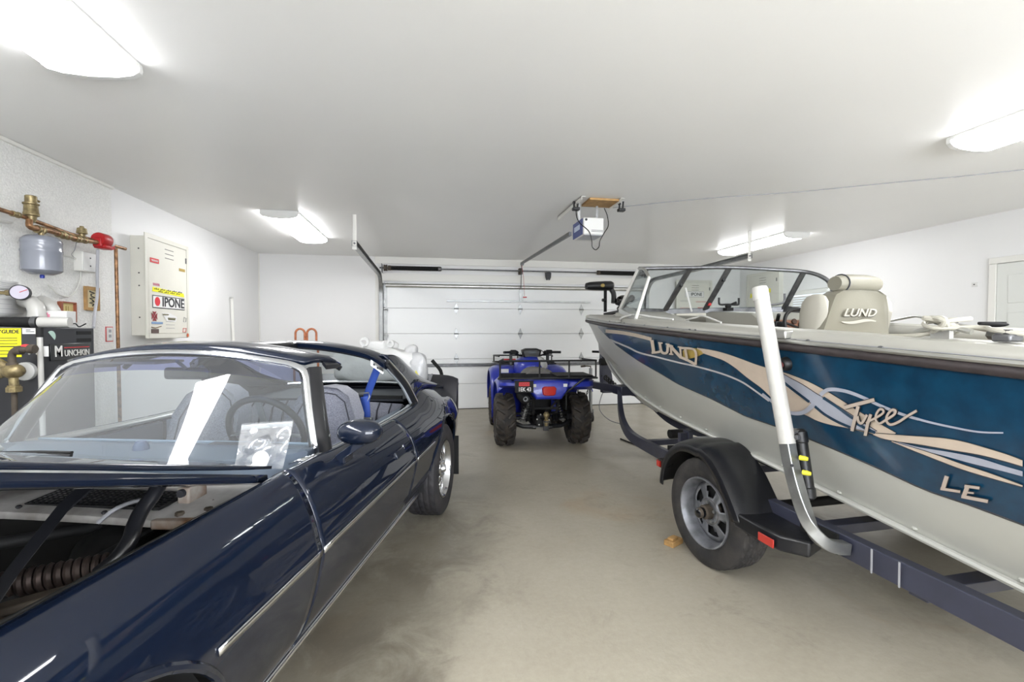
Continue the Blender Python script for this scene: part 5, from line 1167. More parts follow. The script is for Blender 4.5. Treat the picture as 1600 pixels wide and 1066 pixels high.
obj('bow_cap', MB().tube([tuple(Vector((CX + sx * pc(Ysh, Bsh, y), y, ztop(y) - .03))) for sx, y in [(-1, q) for q in np.linspace(3.5, 3.99, 8)] + [(1, q) for q in np.linspace(3.99, 3.5, 8)]], .03, 10), 'gun', fd)
obj('bow_seam', MB().tube([(CX, y, pc(Ykl, Zkl, y) - .002) for y in np.linspace(2.2, 3.99, 24)], .014, 8), 'hullw', bt)
# ---- hull graphics laid on the near side
def hullpt(u, v):
    # photo point -> (y, t) on the near hull side
    y, t = -.3, .5
    for _ in range(40):
        f0 = proj(side(y, t)) - np.array([u, v]); J = np.zeros((2, 2))
        J[:, 0] = (proj(side(y + 1e-3, t)) - np.array([u, v]) - f0) / 1e-3; J[:, 1] = (proj(side(y, t + 1e-3)) - np.array([u, v]) - f0) / 1e-3
        s = np.linalg.lstsq(J, -f0, rcond=1e-9)[0]; s = np.clip(s, -.4, .4); y = float(np.clip(y + s[0], -1.77, 3.98)); t = float(np.clip(t + s[1], -.2, 1.0))
    return y, t
BL = [hullpt(*p) for p in ((1600, 820), (1520, 790), (1445, 765), (1370, 730), (1300, 700), (1230, 672), (1165, 650), (1110, 622), (1060, 600), (1030, 582), (1000, 565), (978, 550), (962, 538))]
by_ = [q[0] for q in BL]; bt_ = [q[1] for q in BL]
def tb(y): return float(np.interp(y, by_, bt_)) if y > by_[0] else bt_[0]
yend = by_[-1]
rows = []
for y in list(np.linspace(-1.78, yend, 60)): rows.append([tuple(side(y, tb(y) + (1.0 - tb(y)) * k, .0025)) for k in np.linspace(0, 1, 9)])
for k in np.linspace(.1, 1, 8):
    y = yend + .55 * k; t0 = bt_[-1] + (.93 - bt_[-1]) * k; rows.append([tuple(side(y, t0 + (1.0 - t0) * q, .0025)) for q in np.linspace(0, 1, 9)])
bluep = obj('blue_side_panel', MB().grid(rows), 'hullb', bt, ang=50)
rows2 = [[tuple((2 * CX - p[0], p[1], p[2])) for p in r] for r in rows]; obj('blue_side_panel', MB().grid(rows2), 'hullb', bt, ang=50)
obj('blue_edge_line', MB().tube([r[0] for r in rows[:60]], .0035, 5), 'darkink', bluep)
def decal_band(name, top, bot, m, off=.005, edge=False, n=5):
    T = spl(top, n); B = spl(bot, n); k = max(len(T), len(B))
    def rs(P):
        P = np.array(P); L = np.concatenate([[0], np.cumsum(np.linalg.norm(np.diff(P, axis=0), axis=1))]); L /= L[-1]
        return np.stack([np.interp(np.linspace(0, 1, k), L, P[:, i]) for i in (0, 1)], 1)
    T, B = rs(T), rs(B); rows = []
    for a, b in zip(T, B): rows.append([tuple(side(*hullpt(*(a * (1 - q) + b * q)), off)) for q in (0, .5, 1)])
    o = obj(name, MB().grid(rows), m, bt, flat=True)
    if edge: obj('decal_outline', MB().tube([r[0] for r in rows], .0016, 4).tube([r[-1] for r in rows], .0016, 4), 'darkink', o)
    return o
def decal_stroke(name, pts, w_, m, off=.006, n=5, w1=None, parent=None):
    P = np.array(spl(pts, n)) if n > 1 else np.array(pts, float); rows = []
    for i, p in enumerate(P):
        d = P[min(i + 1, len(P) - 1)] - P[max(i - 1, 0)]; d = d / (np.linalg.norm(d) + 1e-9); nn = np.array([-d[1], d[0]])
        ww = w_ if w1 is None else w_ + (w1 - w_) * i / (len(P) - 1)
        rows.append([tuple(side(*hullpt(*(p + nn * s * ww / 2)), off)) for s in (-1, 1)])
    return obj(name, MB().grid(rows), m, parent or bt, flat=True)
def Z4(*p): return [(1000 + x / 5.075, 510 + y / 5.075) for x, y in p]
def Z5(*p): return [(1190 + x / 6.4, 570 + y / 6.4) for x, y in p]
def Z6(*p): return [(1380 + x / 5.61, 610 + y / 5.61) for x, y in p]
decal_band('beige_swoosh', [(1090, 543), (1110, 546), (1128, 550), (1150, 557), (1177, 567), (1195, 573), (1218, 579), (1237, 585), (1265, 596), (1290, 609), (1312, 622), (1340, 640), (1372, 659), (1402, 676)],
    [(1090, 549), (1105, 554), (1120, 559), (1133, 564), (1150, 575), (1167, 589), (1190, 606), (1205, 620), (1227, 640), (1256, 647), (1278, 657.5), (1300, 664), (1331, 670), (1390, 684)], 'beige', .0045, edge=True)
decal_band('grey_swoosh', [(1205, 576), (1220, 581), (1237, 590.3), (1256, 600.5), (1279, 615.3), (1309, 632.5), (1338, 651.3), (1372, 673)], [(1205, 583), (1220, 592), (1237, 605), (1267, 628), (1287, 645), (1309, 657.5), (1334, 668.4), (1366, 676)], 'lav', .0065, edge=True)
decal_stroke('blue_gap', Z5((630, 325), (760, 410), (880, 500), (945, 540)), 4.5, 'hullb', .0075); decal_stroke('blue_gap', Z5((200, 145), (320, 240), (420, 315), (490, 368)), 4.0, 'hullb', .0075)
decal_stroke('blue_gap', Z5((545, 412), (640, 490), (770, 565), (900, 622)), 4.0, 'hullb', .0075); decal_stroke('blue_gap', Z5((960, 580), (1050, 630), (1150, 675)), 4.5, 'hullb', .0075)
decal_stroke('lower_ribbon', Z5((20, 285), (130, 375), (240, 450), (330, 480), (410, 478), (470, 450), (530, 395)), 3.2, 'lav', .0085, w1=8)
decal_stroke('upper_ribbon', Z5((600, 300), (640, 265), (690, 243), (780, 245), (900, 272), (1060, 335), (1200, 402), (1430, 492), (1590, 540)) + Z6((260, 228), (400, 268), (600, 313), (850, 358), (1070, 366)), 6.5, 'lav', .0085, w1=2.5)
decal_stroke('fine_stripe', Z4((-235, 105), (-90, 165), (0, 208), (150, 245), (300, 283), (450, 316), (650, 372), (800, 432), (900, 495), (1030, 590)), 2.6, 'stripe', .0055)
decal_stroke('bow_stripe', [(947, 517), (975, 520), (1000, 525), (1019, 530)], 5.5, 'beige', .0055)
decal_band('tail_swoosh', [(1366, 676), (1380, 676.8), (1425, 680), (1473, 683.4), (1505, 688.4), (1540, 698), (1576, 709), (1600, 718)], [(1366, 679), (1380, 684.9), (1408, 690), (1437, 694), (1487, 702.7), (1531, 710), (1567, 719), (1600, 728.5)], 'beige', .006, edge=True)
decal_band('tail_grey', [(1400, 688.5), (1437, 698), (1487, 706), (1531, 715), (1570, 727), (1600, 735.7)], [(1400, 691), (1433, 700.5), (1480, 712.5), (1522, 724), (1567, 735), (1600, 743.7)], 'lav', .006)
decal_band('tail_lower', [(1395, 688), (1412, 693), (1460, 708), (1505, 724), (1549, 738.3), (1600, 757)], [(1395, 690), (1412, 697), (1460, 716), (1505, 733), (1549, 746.4), (1600, 760.6)], 'beige', .006, edge=True)
def hull_letters(name, strokes, m, outline=None, ow=2.2):
    k = 0
    for pts, w_, n in strokes:
        if outline: decal_stroke(name + '_outline', pts, w_ + ow, outline, .0095 + .0002 * k, n)
        k += 1
    for pts, w_, n in strokes:
        decal_stroke(name, pts, w_, m, .0112 + .0003 * k, n); k += 1
decal_band('gold_fade', Z4((345, 190), (380, 180), (440, 170), (495, 195)), Z4((345, 245), (395, 255), (455, 240), (510, 215)), 'goldink', .0065)
hull_letters('lettering_lund', [
    (Z4((95, 108), (122, 112)), 2.8, 1), (Z4((110, 108), (124, 205)), 5.2, 1), (Z4((106, 206), (174, 197)), 3.4, 1), (Z4((168, 186), (172, 204)), 2.2, 1),
    (Z4((172, 130), (186, 192), (208, 208), (232, 198), (238, 140)), 4.0, 4), (Z4((160, 124), (196, 128)), 2, 1), (Z4((220, 133), (252, 138)), 2, 1),
    (Z4((262, 150), (266, 214)), 3.2, 1), (Z4((254, 145), (345, 243)), 4.8, 1), (Z4((336, 160), (346, 244)), 3.0, 1), (Z4((246, 143), (282, 150)), 2, 1), (Z4((318, 156), (352, 160)), 2, 1), (Z4((250, 213), (284, 216)), 2, 1),
    (Z4((378, 170), (392, 250)), 4.0, 1), (Z4((345, 164), (436, 172), (462, 196), (466, 240), (462, 298)), 3.6, 4), (Z4((348, 240), (400, 262), (462, 296)), 4.0, 2)], 'beige')
hull_letters('lettering_script', [
    (Z5((850, 420), (1153, 341)), 5.6, 1), (Z5((990, 405), (965, 500), (928, 655)), 5.4, 3), (Z5((985, 505), (995, 560), (1030, 572), (1080, 490)), 4.0, 4), (Z5((1118, 485), (1085, 590), (1062, 700)), 5.0, 3),
    (Z5((1090, 560), (1160, 525), (1240, 475), (1240, 440), (1205, 438), (1172, 490), (1170, 545), (1205, 578), (1265, 545)), 3.4, 4), (Z5((1265, 545), (1350, 490), (1368, 450), (1330, 442), (1285, 495), (1280, 555), (1320, 588), (1400, 560), (1490, 500), (1582, 448)), 3.8, 4)], 'tag', 'darkink', 1.8)
hull_letters('lettering_le', [
    (Z6((582, 742), (545, 860)), 7.0, 1), (Z6((526, 852), (700, 878)), 4.2, 1), (Z6((738, 828), (870, 846)), 4.4, 1), (Z6((765, 830), (728, 930)), 7.0, 1), (Z6((712, 918), (945, 962)), 5.2, 1), (Z6((750, 882), (822, 890)), 2.8, 1)], 'tag', 'darkink', 1.4)
tl = obj('through_hull_fitting', MB().lathe([(0, .03), (.022, .03), (.03, .022), (.034, .0), (.034, -.01)], 18, tuple(side(*hullpt(1230, 568), .004)), (-1, 0, -.15)), 'black', bt)
obj('fitting_core', MB().lathe([(0, .036), (.014, .034), (.014, .02)], 12, tuple(side(*hullpt(1230, 568), .004)), (-1, 0, -.15)), mat('dull red fitting', '8a4a48', .6), tl)
# ---- deck hardware
cl = obj('bracket_mount', MB().box(.015, .06, -.66, -.50, ztop(-.55) - .075, ztop(-.55) - .045), 'black', bt, bevel=.004)
obj('bracket_plate', MB().box(.005, .06, -.62, -.53, ztop(-.55) - .045, ztop(-.55) - .005), 'alu', cl, bevel=.006)
# ---- windscreen
b0, b1, b2, b3 = Vector((.25, 1.63, 1.615)), Vector((.80, 1.76, 1.615)), Vector((1.2, 1.68, 1.625)), Vector((1.84, 1.36, 1.63))
t0, t1, t2, t3 = Vector((.33, 1.41, 1.985)), Vector((.82, 1.36, 2.0)), Vector((1.18, 1.29, 2.005)), Vector((1.78, 1.07, 1.955))
wsf = obj('windscreen_frame', MB().tube(spl([tuple(t0), tuple(t1), tuple(t2), tuple(t2.lerp(t3, .6) + Vector((0, .03, .008))), tuple(t3), (1.86, .96, 1.90), (1.895, .90, 1.82), (1.905, .86, 1.66)], 6), .018, 10), 'steeld', bt)
for a, b in ((b0, b1), (b1, b2), (b2, b3)): obj('frame_sill', MB().obox(tuple(a), tuple(b), .03, .05), 'steeld', wsf)
obj('frame_sill', MB().obox(tuple(b3), (1.905, .55, 1.50), .03, .07), 'steeld', wsf)
for a, b, w_ in ((b1, t1, .055), (b2, t2, .055), (b3, t3, .05)): obj('frame_post', MB().obox(tuple(a), tuple(b), w_, .02), 'steeld', wsf, bevel=.004)
obj('frame_post', MB().obox(tuple(b0), tuple(t0), .02, .035), 'alu', wsf, bevel=.003)
wr0, wr1 = Vector((.10, 1.02, 1.52)), Vector((.25, 1.08, 1.87))
obj('frame_post', MB().obox(tuple(wr0), tuple(wr1), .018, .02), 'trimw', wsf, bevel=.003)
obj('wing_rail', MB().tube(spl([tuple(t0), tuple(t0.lerp(wr1, .5) + Vector((0, -.0, .03))), tuple(wr1)], 6), .013, 8), 'alu', wsf)
obj('wing_sill', MB().obox(tuple(b0), tuple(wr0), .02, .04), 'alu', wsf)
def pane(q): return obj('pane', MB().add(q, [(0, 1, 2, 3)]), 'wsglass', wsf, solid=.004, off=0, flat=True)
pane([b0, b1, t1, t0]); pane([b1, b2, t2, t1]); pane([b2, b3, t3, t2]); pane([b0, wr0, wr1, t0]); pane([b3, (1.905, .75, 1.56), (1.905, .86, 1.82), t3])
for p, q in ((b1.lerp(t1, .62), 0), (b2.lerp(t2, .15), 1), (b2.lerp(t2, .72), 0)): obj('pane_latch', MB().box(p.x - .012, p.x + .016, p.y - .03, p.y - .0, p.z - .014, p.z + .014), 'redink' if q else 'black', wsf, bevel=.004)
obj('pane_prop', MB().obox((.90, 1.45, 1.60), (.865, 1.50, 1.83), .012, .012), 'white', wsf)
# ---- dash, helm
obj('port_console', MB().loft([[(x, y, z) for y, z in ((1.78, 1.20), (1.78, 1.60), (1.64, 1.605), (1.25, 1.52), (1.15, 1.45), (1.18, 1.20))] for x in (.27, .40, .60, .74)]), 'gun', bt, bevel=.012)
obj('console_opening', MB().box(.32, .70, 1.12, 1.16, 1.30, 1.42), 'carpet', bt, bevel=.01)
cs = obj('helm_console', MB().loft([[(x, y, z) for y, z in ((1.70 - .2 * (x - 1.2), 1.20), (1.70 - .2 * (x - 1.2), 1.61), (1.58 - .2 * (x - 1.2), 1.61), (1.05, 1.58), (.96, 1.52), (.93, 1.20))] for x in (1.22, 1.4, 1.6, 1.83)]), 'gun', bt, bevel=.012)
M['burl'] = mat('brown burl dash panel', 'a5765c', .4, var=.35, vscale=12, col2='7e5644')
obj('dash_panel', MB().loft([[(x, y, z) for y, z in ((.955, 1.515), (.94, 1.505), (.905, 1.26), (.925, 1.26))] for x in (1.24, 1.81)]), 'burl', cs)
for x, z, r in ((1.62, 1.47, .03), (1.70, 1.44, .028), (1.76, 1.40, .026), (1.55, 1.50, .025), (1.72, 1.35, .025), (1.27, 1.46, .022), (1.31, 1.46, .022)):
    obj('gauge', MB().lathe([(0, .012), (r * .85, .012), (r, .008), (r, 0)], 16, (x, .935 - (1.505 - z) * .14, z), (0, -1, .15)), mat('dark gauge face', '4a352c', .25), cs)
swc = Vector((1.52, .80, 1.44)); swn = Vector((0, -.92, .38)).normalized(); su = Vector((1, 0, 0)); sv_ = swn.cross(su)
bw_ = obj('steering_wheel', MB().tube([tuple(swc + (su * math.cos(a) + sv_ * math.sin(a)) * .18) for a in np.linspace(0, 2 * PI, 36, endpoint=False)], .015, 10, closed=True), 'black', bt)
for a in (.3, PI - .3, -PI / 2): obj('wheel_spoke', MB().obox(tuple(swc - swn * .02), tuple(swc + (su * math.cos(a) + sv_ * math.sin(a)) * .17), .03, .012), 'black', bw_)
obj('wheel_hub', MB().cyl(tuple(swc - swn * .10), tuple(swc + swn * .005), .03, 14), 'black', bw_); obj('hub_badge', MB().cyl(tuple(swc + swn * .006), tuple(swc + swn * .012), .018, 12), 'alu', bw_)
obj('throttle_box', MB().box(1.30, 1.40, .86, .97, 1.36, 1.50).tube([(1.33, .88, 1.50), (1.31, .84, 1.56)], .016, 8).tube([(1.38, .9, 1.40), (1.36, .82, 1.33)], .02, 8), 'black', bt, bevel=.008)
fs = thing('fish_finder_bracket', 'black forked electronics bracket standing on the boat dash', 'bracket', TO + Vector((0, 0, 0)), TA)
px = 1.27; obj('fork', MB().tube(spl([(px - .10, 1.42, 1.735), (px - .10, 1.42, 1.69), (px - .085, 1.42, 1.67), (px, 1.42, 1.672), (px + .10, 1.42, 1.67), (px + .115, 1.42, 1.69), (px + .115, 1.42, 1.735)], 4), .010, 8), 'black', fs)
obj('pivot', MB().ell((px, 1.42, 1.655), (.03, .025, .022), 12, 8).box(px - .035, px + .035, 1.39, 1.45, 1.61, 1.64).tube([(px + .02, 1.40, 1.67), (px + .06, 1.38, 1.69)], .012, 8), 'blackm', fs)
f2 = thing('fish_finder_bracket', 'grey electronics bracket with upright arm behind the boat steering wheel', 'bracket', TO, TA)
obj('fork', MB().tube(spl([(1.48, 1.30, 1.66), (1.6, 1.28, 1.665), (1.70, 1.26, 1.675), (1.745, 1.25, 1.70), (1.745, 1.25, 1.77)], 4), .010, 8), 'steeld', f2); obj('pivot', MB().box(1.50, 1.56, 1.27, 1.33, 1.611, 1.655), 'black', f2, bevel=.004)
# ---- helm seat
def boat_seat(cx, cy, main):
    s = obj('seat', MB().box(cx - .24, cx + .24, cy - .02, cy + .46, 1.20, 1.32), 'vinyl', bt, bevel=.04, seg=3)
    obj('seat_pedestal', MB().cyl((cx, cy + .2, .99), (cx, cy + .2, 1.20), .05, 14), 'black', s)
    pr = [(-.30, 0), (-.265, .12), (-.225, .26), (-.20, .335), (-.14, .365), (0, .372), (.14, .365), (.20, .335), (.225, .26), (.25, .12), (.27, 0)]
    rows = []
    for dy, k in ((-.075, .94), (-.085, 1.0), (-.03, 1.02), (.04, .98), (.05, .9)):
        rows.append([(cx + x * k, cy - .03 + dy - .10 * z, 1.315 + z * (1 if k > .93 else .97) + (0 if z > .01 else -.02)) for x, z in pr])
    b = obj('seat_back', MB().loft(rows), 'vinyl', s, ang=55)
    for sg in (1, -1):
        lo = []
        for z, w0, dep in ((-.02, .028, .05), (.10, .030, .09), (.22, .034, .11), (.29, .036, .10), (.325, .03, .07), (.34, .015, .03)):
            x0 = cx + .015 + sg * (.275 - .08 * z); lo.append([(x0 + sg * (w0 * c_), cy - .03 - .10 * z + .03 + dep * s_, 1.32 + z) for c_, s_ in [(math.cos(q), math.sin(q)) for q in np.linspace(0, 2 * PI, 12, endpoint=False)]])
        obj('side_bolster', MB().loft(lo), 'vinylw', b, ang=60)
    hr = []
    for x in np.linspace(-.165, .165, 9):
        r = .062 * (1 - .25 * (abs(x) / .165) ** 4); hr.append([(cx + .02 + x, cy - .085 + r * 1.15 * math.cos(q), 1.728 + r * math.sin(q)) for q in np.linspace(0, 2 * PI, 14, endpoint=False)])
    h = obj('headrest', MB().loft(hr), 'vinyl', b, ang=60); obj('headrest_piping', MB().tube([(cx - .10, cy - .085 + .070 * math.cos(q), 1.728 + .060 * math.sin(q)) for q in np.linspace(0, 2 * PI, 18, endpoint=False)], .004, 5, closed=True), 'clothd', h)
    if main:
        mx = frame_mx((cx - .01, cy - .146, 1.535), (1, 0, 0), (0, -.10, 1))
        text('seat_lettering_shadow', 'LUND', .070, 'darkink', b, mx @ Matrix.Translation((.004, -.004, -.002)), bold=True, shear=.25, sx=1.35); text('seat_lettering', 'LUND', .070, 'vinylw', b, mx @ Matrix.Translation((0, 0, .002)), bold=True, shear=.25, sx=1.35)
        obj('seat_swoosh', MB().grid([[tuple(mx @ Vector((x * .85, -.055 + .008 * math.sin(x * 18) + k * .010 * math.cos(x * 8), .001))) for k in (-1, 1)] for x in np.linspace(-.16, .16, 14)]), 'vinylw', b, flat=True, solid=.001)
boat_seat(1.14, .12, True)
boat_seat(.45, .55, False) if False else None
obj('seat_bracket', MB().cyl((1.42, -.08, 1.33), (1.50, -.08, 1.33), .03, 14), 'vinyl', bt)
# ---- things lying on the boat
rp = thing('rope_coil', 'knotted white dock rope on a cleat on the near gunwale', 'rope', TO, TA)
yy = -1.19; zt = ztop(yy) + .012
obj('rope', MB().tube(spl([(.16, yy + .28, zt), (.12, yy + .10, zt), (.15, yy + .02, zt + .02), (.10, yy - .03, zt + .05), (.17, yy - .06, zt + .06), (.13, yy + .05, zt + .05), (.09, yy, zt + .03), (.16, yy - .10, zt + .03), (.12, yy - .16, zt + .02), (.16, yy - .26, zt + .002), (.20, yy - .34, zt)], 6), .008, 8), 'vinylw', rp)
obj('knot', MB().tube([(.13 + .035 * math.cos(a * 2.0), yy + .035 * math.sin(a * 3.1), zt + .035 + .03 * math.sin(a * 1.7)) for a in np.linspace(0, 9, 60)], .009, 8), 'vinylw', rp)
obj('cleat', MB().tube([(.13, yy - .09, zt + .015), (.13, yy - .04, zt + .028), (.13, yy + .04, zt + .028), (.13, yy + .09, zt + .015)], .010, 8).box(.12, .14, yy - .03, yy + .03, zt - .013, zt + .025), 'alu', rp)
rd = thing('boat_pole', 'long pale pole lying across the cockpit behind the helm seat', 'pole', TO, TA)
obj('pole', MB().tube(spl([(1.80, .30, ztop(.3) + .02), (1.62, .02, 1.515), (1.50, -.12, 1.51), (1.0, -.62, 1.46), (.42, -1.16, 1.42)], 5), .009, 10), 'alu', rd)
obj('pole_tip', MB().tube([(.42, -1.16, 1.405), (.33, -1.24, 1.40)], .02, 8), 'black', rd)
for u, y, x, lab in ((1, -.02, 1.86, 'black cleat on the far gunwale right of the helm seat'), (2, -.30, 1.84, 'black rod holder clip on the far gunwale near the white door')):
    q = thing('gunwale_fitting', lab, 'boat fitting', TO, TA); obj('base', MB().ell((x, y, ztop(y) + .018), (.035, .075, .016), 14, 8), 'blackm', q); obj('arm', MB().tube([(x, y - .06, ztop(y) + .025), (x, y + .08, ztop(y) + .028)], .010, 8), 'black', q)
q = thing('gunwale_fitting', 'small black snap fitting at the pole end on the near side', 'boat fitting', TO, TA); obj('base', MB().box(.10, .16, -1.40, -1.35, ztop(-1.37) + .006, ztop(-1.37) + .03), 'steeld', q, bevel=.006); obj('arm', MB().cyl((.13, -1.375, ztop(-1.37) + .03), (.13, -1.375, ztop(-1.37) + .045), .012, 10), 'black', q)
q = thing('bow_handle', 'white looped grab handle on the near gunwale by the windscreen', 'boat fitting', TO, TA); obj('loop', MB().tube(spl([(.115, 1.35, ztop(1.3) - .03), (.09, 1.25, ztop(1.2) + .01), (.14, 1.1, ztop(1.1) + .035), (.2, .9, ztop(.9) + .02), (.24, .7, ztop(.7) + .01)], 6), .008, 8), 'white', q); obj('foot', MB().ell((.10, 1.33, ztop(1.3) - .03), (.02, .05, .02), 10, 6), 'alu', q)
q = thing('boat_grab_wire', 'bent pale wire handle on the gunwale in front of the helm', 'boat fitting', TO, TA); obj('wire', MB().tube(spl([(.30, .62, ztop(.6) + .01), (.30, .50, ztop(.5) + .03), (.30, .42, ztop(.4) + .045), (.28, .2, ztop(.2) + .005)], 5), .006, 8), 'white', q)
# ---- trolling motor on the bow
tm = obj('trolling_motor', MB().obox((.98, 3.55, 1.652), (.98, 3.0, 1.675), .10, .03), 'black', bt, bevel=.004)
hd_ = []
for x, ry, rz in ((-.205, .02, .02), (-.195, .055, .045), (-.15, .075, .056), (-.05, .085, .062), (.08, .085, .066), (.16, .08, .064), (.19, .06, .05), (.2, .02, .02)):
    hd_.append([(.85 + x, 3.5 + ry * math.cos(a), 2.035 + rz * math.sin(a) + x * .04) for a in np.linspace(0, 2 * PI, 14, endpoint=False)])
obj('motor_head', MB().loft(hd_), 'black', tm, ang=50)
obj('head_badge', MB().ell((.86, 3.415, 2.035), (.03, .004, .025), 12, 6), 'goldink', tm)
obj('motor_shaft', MB().tube([(.935, 3.5, 1.68), (.935, 3.5, 1.98)], .022, 12), 'blackm', tm); obj('collar_knob', MB().cyl((.88, 3.47, 1.84), (.93, 3.48, 1.84), .022, 10), 'black', tm)
obj('cable_bracket', MB().tube(spl([(1.02, 3.5, 2.0), (1.05, 3.48, 1.92), (1.04, 3.46, 1.80)], 5), .035, 10), 'black', tm)
obj('lower_unit', MB().ell((1.13, 3.36, 1.83), (.085, .13, .075), 16, 10).ell((1.10, 3.3, 1.72), (.08, .1, .05), 12, 8), 'blackg', tm)
obj('propeller', MB().ell((1.2, 3.25, 1.85), (.02, .09, .05), 10, 6).ell((1.05, 3.25, 1.78), (.09, .02, .03), 10, 6), 'blackm', tm)
# ================================================================== quad bike (local: x right, y to its front, rear axle at y = 0)
M['blue'] = mat('royal blue plastic', '2233a8', .3, coat=.3, var=.1, vscale=6)
M['mud'] = mat('muddy tyre rubber', '1f1e1d', .75, var=.6, vscale=12, col2='403830', bump=.2, bscale=60)
M['lug'] = mat('dusty tread rubber', '45403b', .7, var=.5, vscale=14, col2='2b2826')
qb = thing('quad_bike', 'blue quad bike with black rear rack facing the garage door', 'quad bike', (1.375, 5.66, 0), math.radians(-3.5))
def atv_tyre(R, W):
    prof = [(.155, -W * .40), (.19, -W * .47), (R * .82, -W * .5), (R - .05, -W * .46), (R - .036, -W * .38), (R - .032, 0), (R - .036, W * .38), (R - .05, W * .46), (R * .82, W * .5), (.19, W * .47), (.155, W * .40)]
    return MB().lathe(prof, 40, (0, 0, 0), (1, 0, 0))
def lugs(R, W, n=17):
    mb = MB()
    for k in range(n):
        for s in (-1, 1):
            a0 = 2 * PI * (k + (.5 if s > 0 else 0)) / n; V = []
            for h, da, wd in ((.02, .16, .05), (W * .28, .05, .055), (W * .44, -.05, .06), (W * .52, -.08, .05)):
                r0 = R - .045 if h < W * .5 else R - .085; r1 = R if h < W * .4 else (R - .012 if h < W * .5 else R - .07)
                for e in (-1, 1):
                    a = a0 + da + e * wd
                    V.append((s * h, r0 * math.cos(a), r0 * math.sin(a))); V.append((s * h, r1 * math.cos(a - e * .012), r1 * math.sin(a - e * .012)))
            F = []
            for i in range(3):
                b = i * 4; c = b + 4
                F += [(b + 1, b + 3, c + 3, c + 1), (b, b + 1, c + 1, c), (b + 3, b + 2, c + 2, c + 3)]
            F += [(0, 2, 3, 1), (12, 13, 15, 14)]
            mb.add(V, F)
    return mb
for x, y, R, W in ((-.46, 0, .325, .235), (.46, 0, .325, .235), (-.46, 1.24, .315, .20), (.46, 1.24, .315, .20)):
    t = obj('wheel', atv_tyre(R, W), 'mud', qb, loc=(x, y, R - .002)); obj('tread', lugs(R, W), 'lug', t, flat=True)
    s = 1 if x > 0 else -1
    obj('rim', MB().lathe([(.155, -W * .38), (.15, W * .1), (.05, W * .12), (.0, W * .14)], 28, (0, 0, 0), (s, 0, 0)).lathe([(.155, W * .38), (.15, W * .14), (.05, W * .14)], 28, (0, 0, 0), (s, 0, 0)), 'steeld', t)
# fenders
for s in (-1, 1):
    for yc, nm in ((0, 'rear_fender'), (1.24, 'front_fender')):
        R = .50; rows = []
        A = np.linspace(-.25, 2.30, 22) if yc == 0 else np.linspace(-.0, PI + .2, 22)
        for a in A:
            ca, sa = math.cos(a), math.sin(a); sq = lambda v, p: math.copysign(abs(v) ** p, v)
            y = yc + .47 * sq(ca, .8); z = .40 + (.455 if yc == 0 else .50) * sq(sa, .75)
            rows.append([(s * x, y, z + dz) for x, dz in ((.14, .012), (.30, .012), (.44, .0), (.52, -.02), (.56, -.055), (.565, -.075))])
        f = obj(nm, MB().grid(rows, flip=s < 0), 'blue', qb, solid=.008, ang=45)
tl_ = obj('tail_cowl', MB().loft([[(x * k, y, z) for x, z in ((-.24, zt), (-.12, zt + .015), (.12, zt + .015), (.24, zt), (.22, zt - .08), (.15, zb), (-.15, zb), (-.22, zt - .08))] for y, zt, zb, k in ((-.54, .80, .655, .9), (-.52, .835, .635, 1), (-.30, .86, .64, 1.05), (.05, .86, .68, 1.1))]), 'blue', qb, bevel=.01)
obj('tail_light', MB().loft([[(a * k, y, .735 + b * k) for a, b in ((-.085, .03), (-.06, .052), (.06, .052), (.085, .03), (.075, -.04), (.05, -.055), (-.05, -.055), (-.075, -.04))] for y, k in ((-.535, 1), (-.56, .98), (-.572, .85))]), 'redlens', tl_)
for x in (-.17, .19): obj('cowl_label', MB().box(x - .025, x + .02, -.545, -.5405, .80 - .02, .815), 'paper', tl_, flat=True)
pl_ = obj('licence_plate', MB().box(-.40, -.19, -.60, -.592, .725, .86), 'blackm', qb, bevel=.003)
text('plate_lettering', '1EK 43', .062, 'paper', pl_, frame_mx((-.29, -.602, .762), (1, 0, 0), (0, 0, 1)), bold=True, sx=.82)
obj('plate_red_sticker', MB().box(-.355, -.235, -.6015, -.60, .80, .845), 'redink', pl_, flat=True)
obj('sticker_print', MB().tube([(-.345 + .0125 * k, -.603, .823 + .010 * (-1) ** k) for k in range(9)], .003, 4), mat('dark red print', '7a1c20', .6), pl_)
# racks
def rack(y0, y1, z, w0, w1, hgt, name):
    r = .0115; mb = MB()
    loop = [(-w0, y0, z), (w0, y0, z), (w1, y1, z), (-w1, y1, z)]
    mb.tube([(-w0, y0, z)] + [(w0, y0, z), (w1, y1, z), (-w1, y1, z), (-w0, y0, z)], r, 8)
    o = obj(name, mb, 'black', qb)
    m2 = MB(); m2.tube([(-w0 * .98, y0, z + hgt), (w0 * .98, y0, z + hgt)], r, 8).tube([(-w0 * .98, y0, z + hgt), (-w1 * .98, y1 * .6 + y0 * .4, z + hgt)], r, 8).tube([(w0 * .98, y0, z + hgt), (w1 * .98, y1 * .6 + y0 * .4, z + hgt)], r, 8)
    obj('rack_rail', m2, 'black', o)
    for x in (-.97, -.18, .42, .97): obj('rack_post', MB().tube([(w0 * x, y0, z), (w0 * x * (1.0 if abs(x) < .9 else 1.0), y0, z + hgt)], r * .9, 8), 'black', o)
    for k in range(5):
        yy = y0 + (y1 - y0) * (k + 1) / 6; ww = w0 + (w1 - w0) * (k + 1) / 6; obj('rack_bar', MB().tube([(-ww, yy, z), (ww, yy, z)], r * .8, 6), 'black', o)
    return o
rk = rack(-.50, .08, .875, .575, .50, .20, 'rear_rack')
obj('rack_deck', MB().box(.12, .55, -.42, .02, .885, .897), 'blackm', rk, bevel=.004)
rack(1.62, 1.08, .93, .48, .42, .10, 'front_rack')
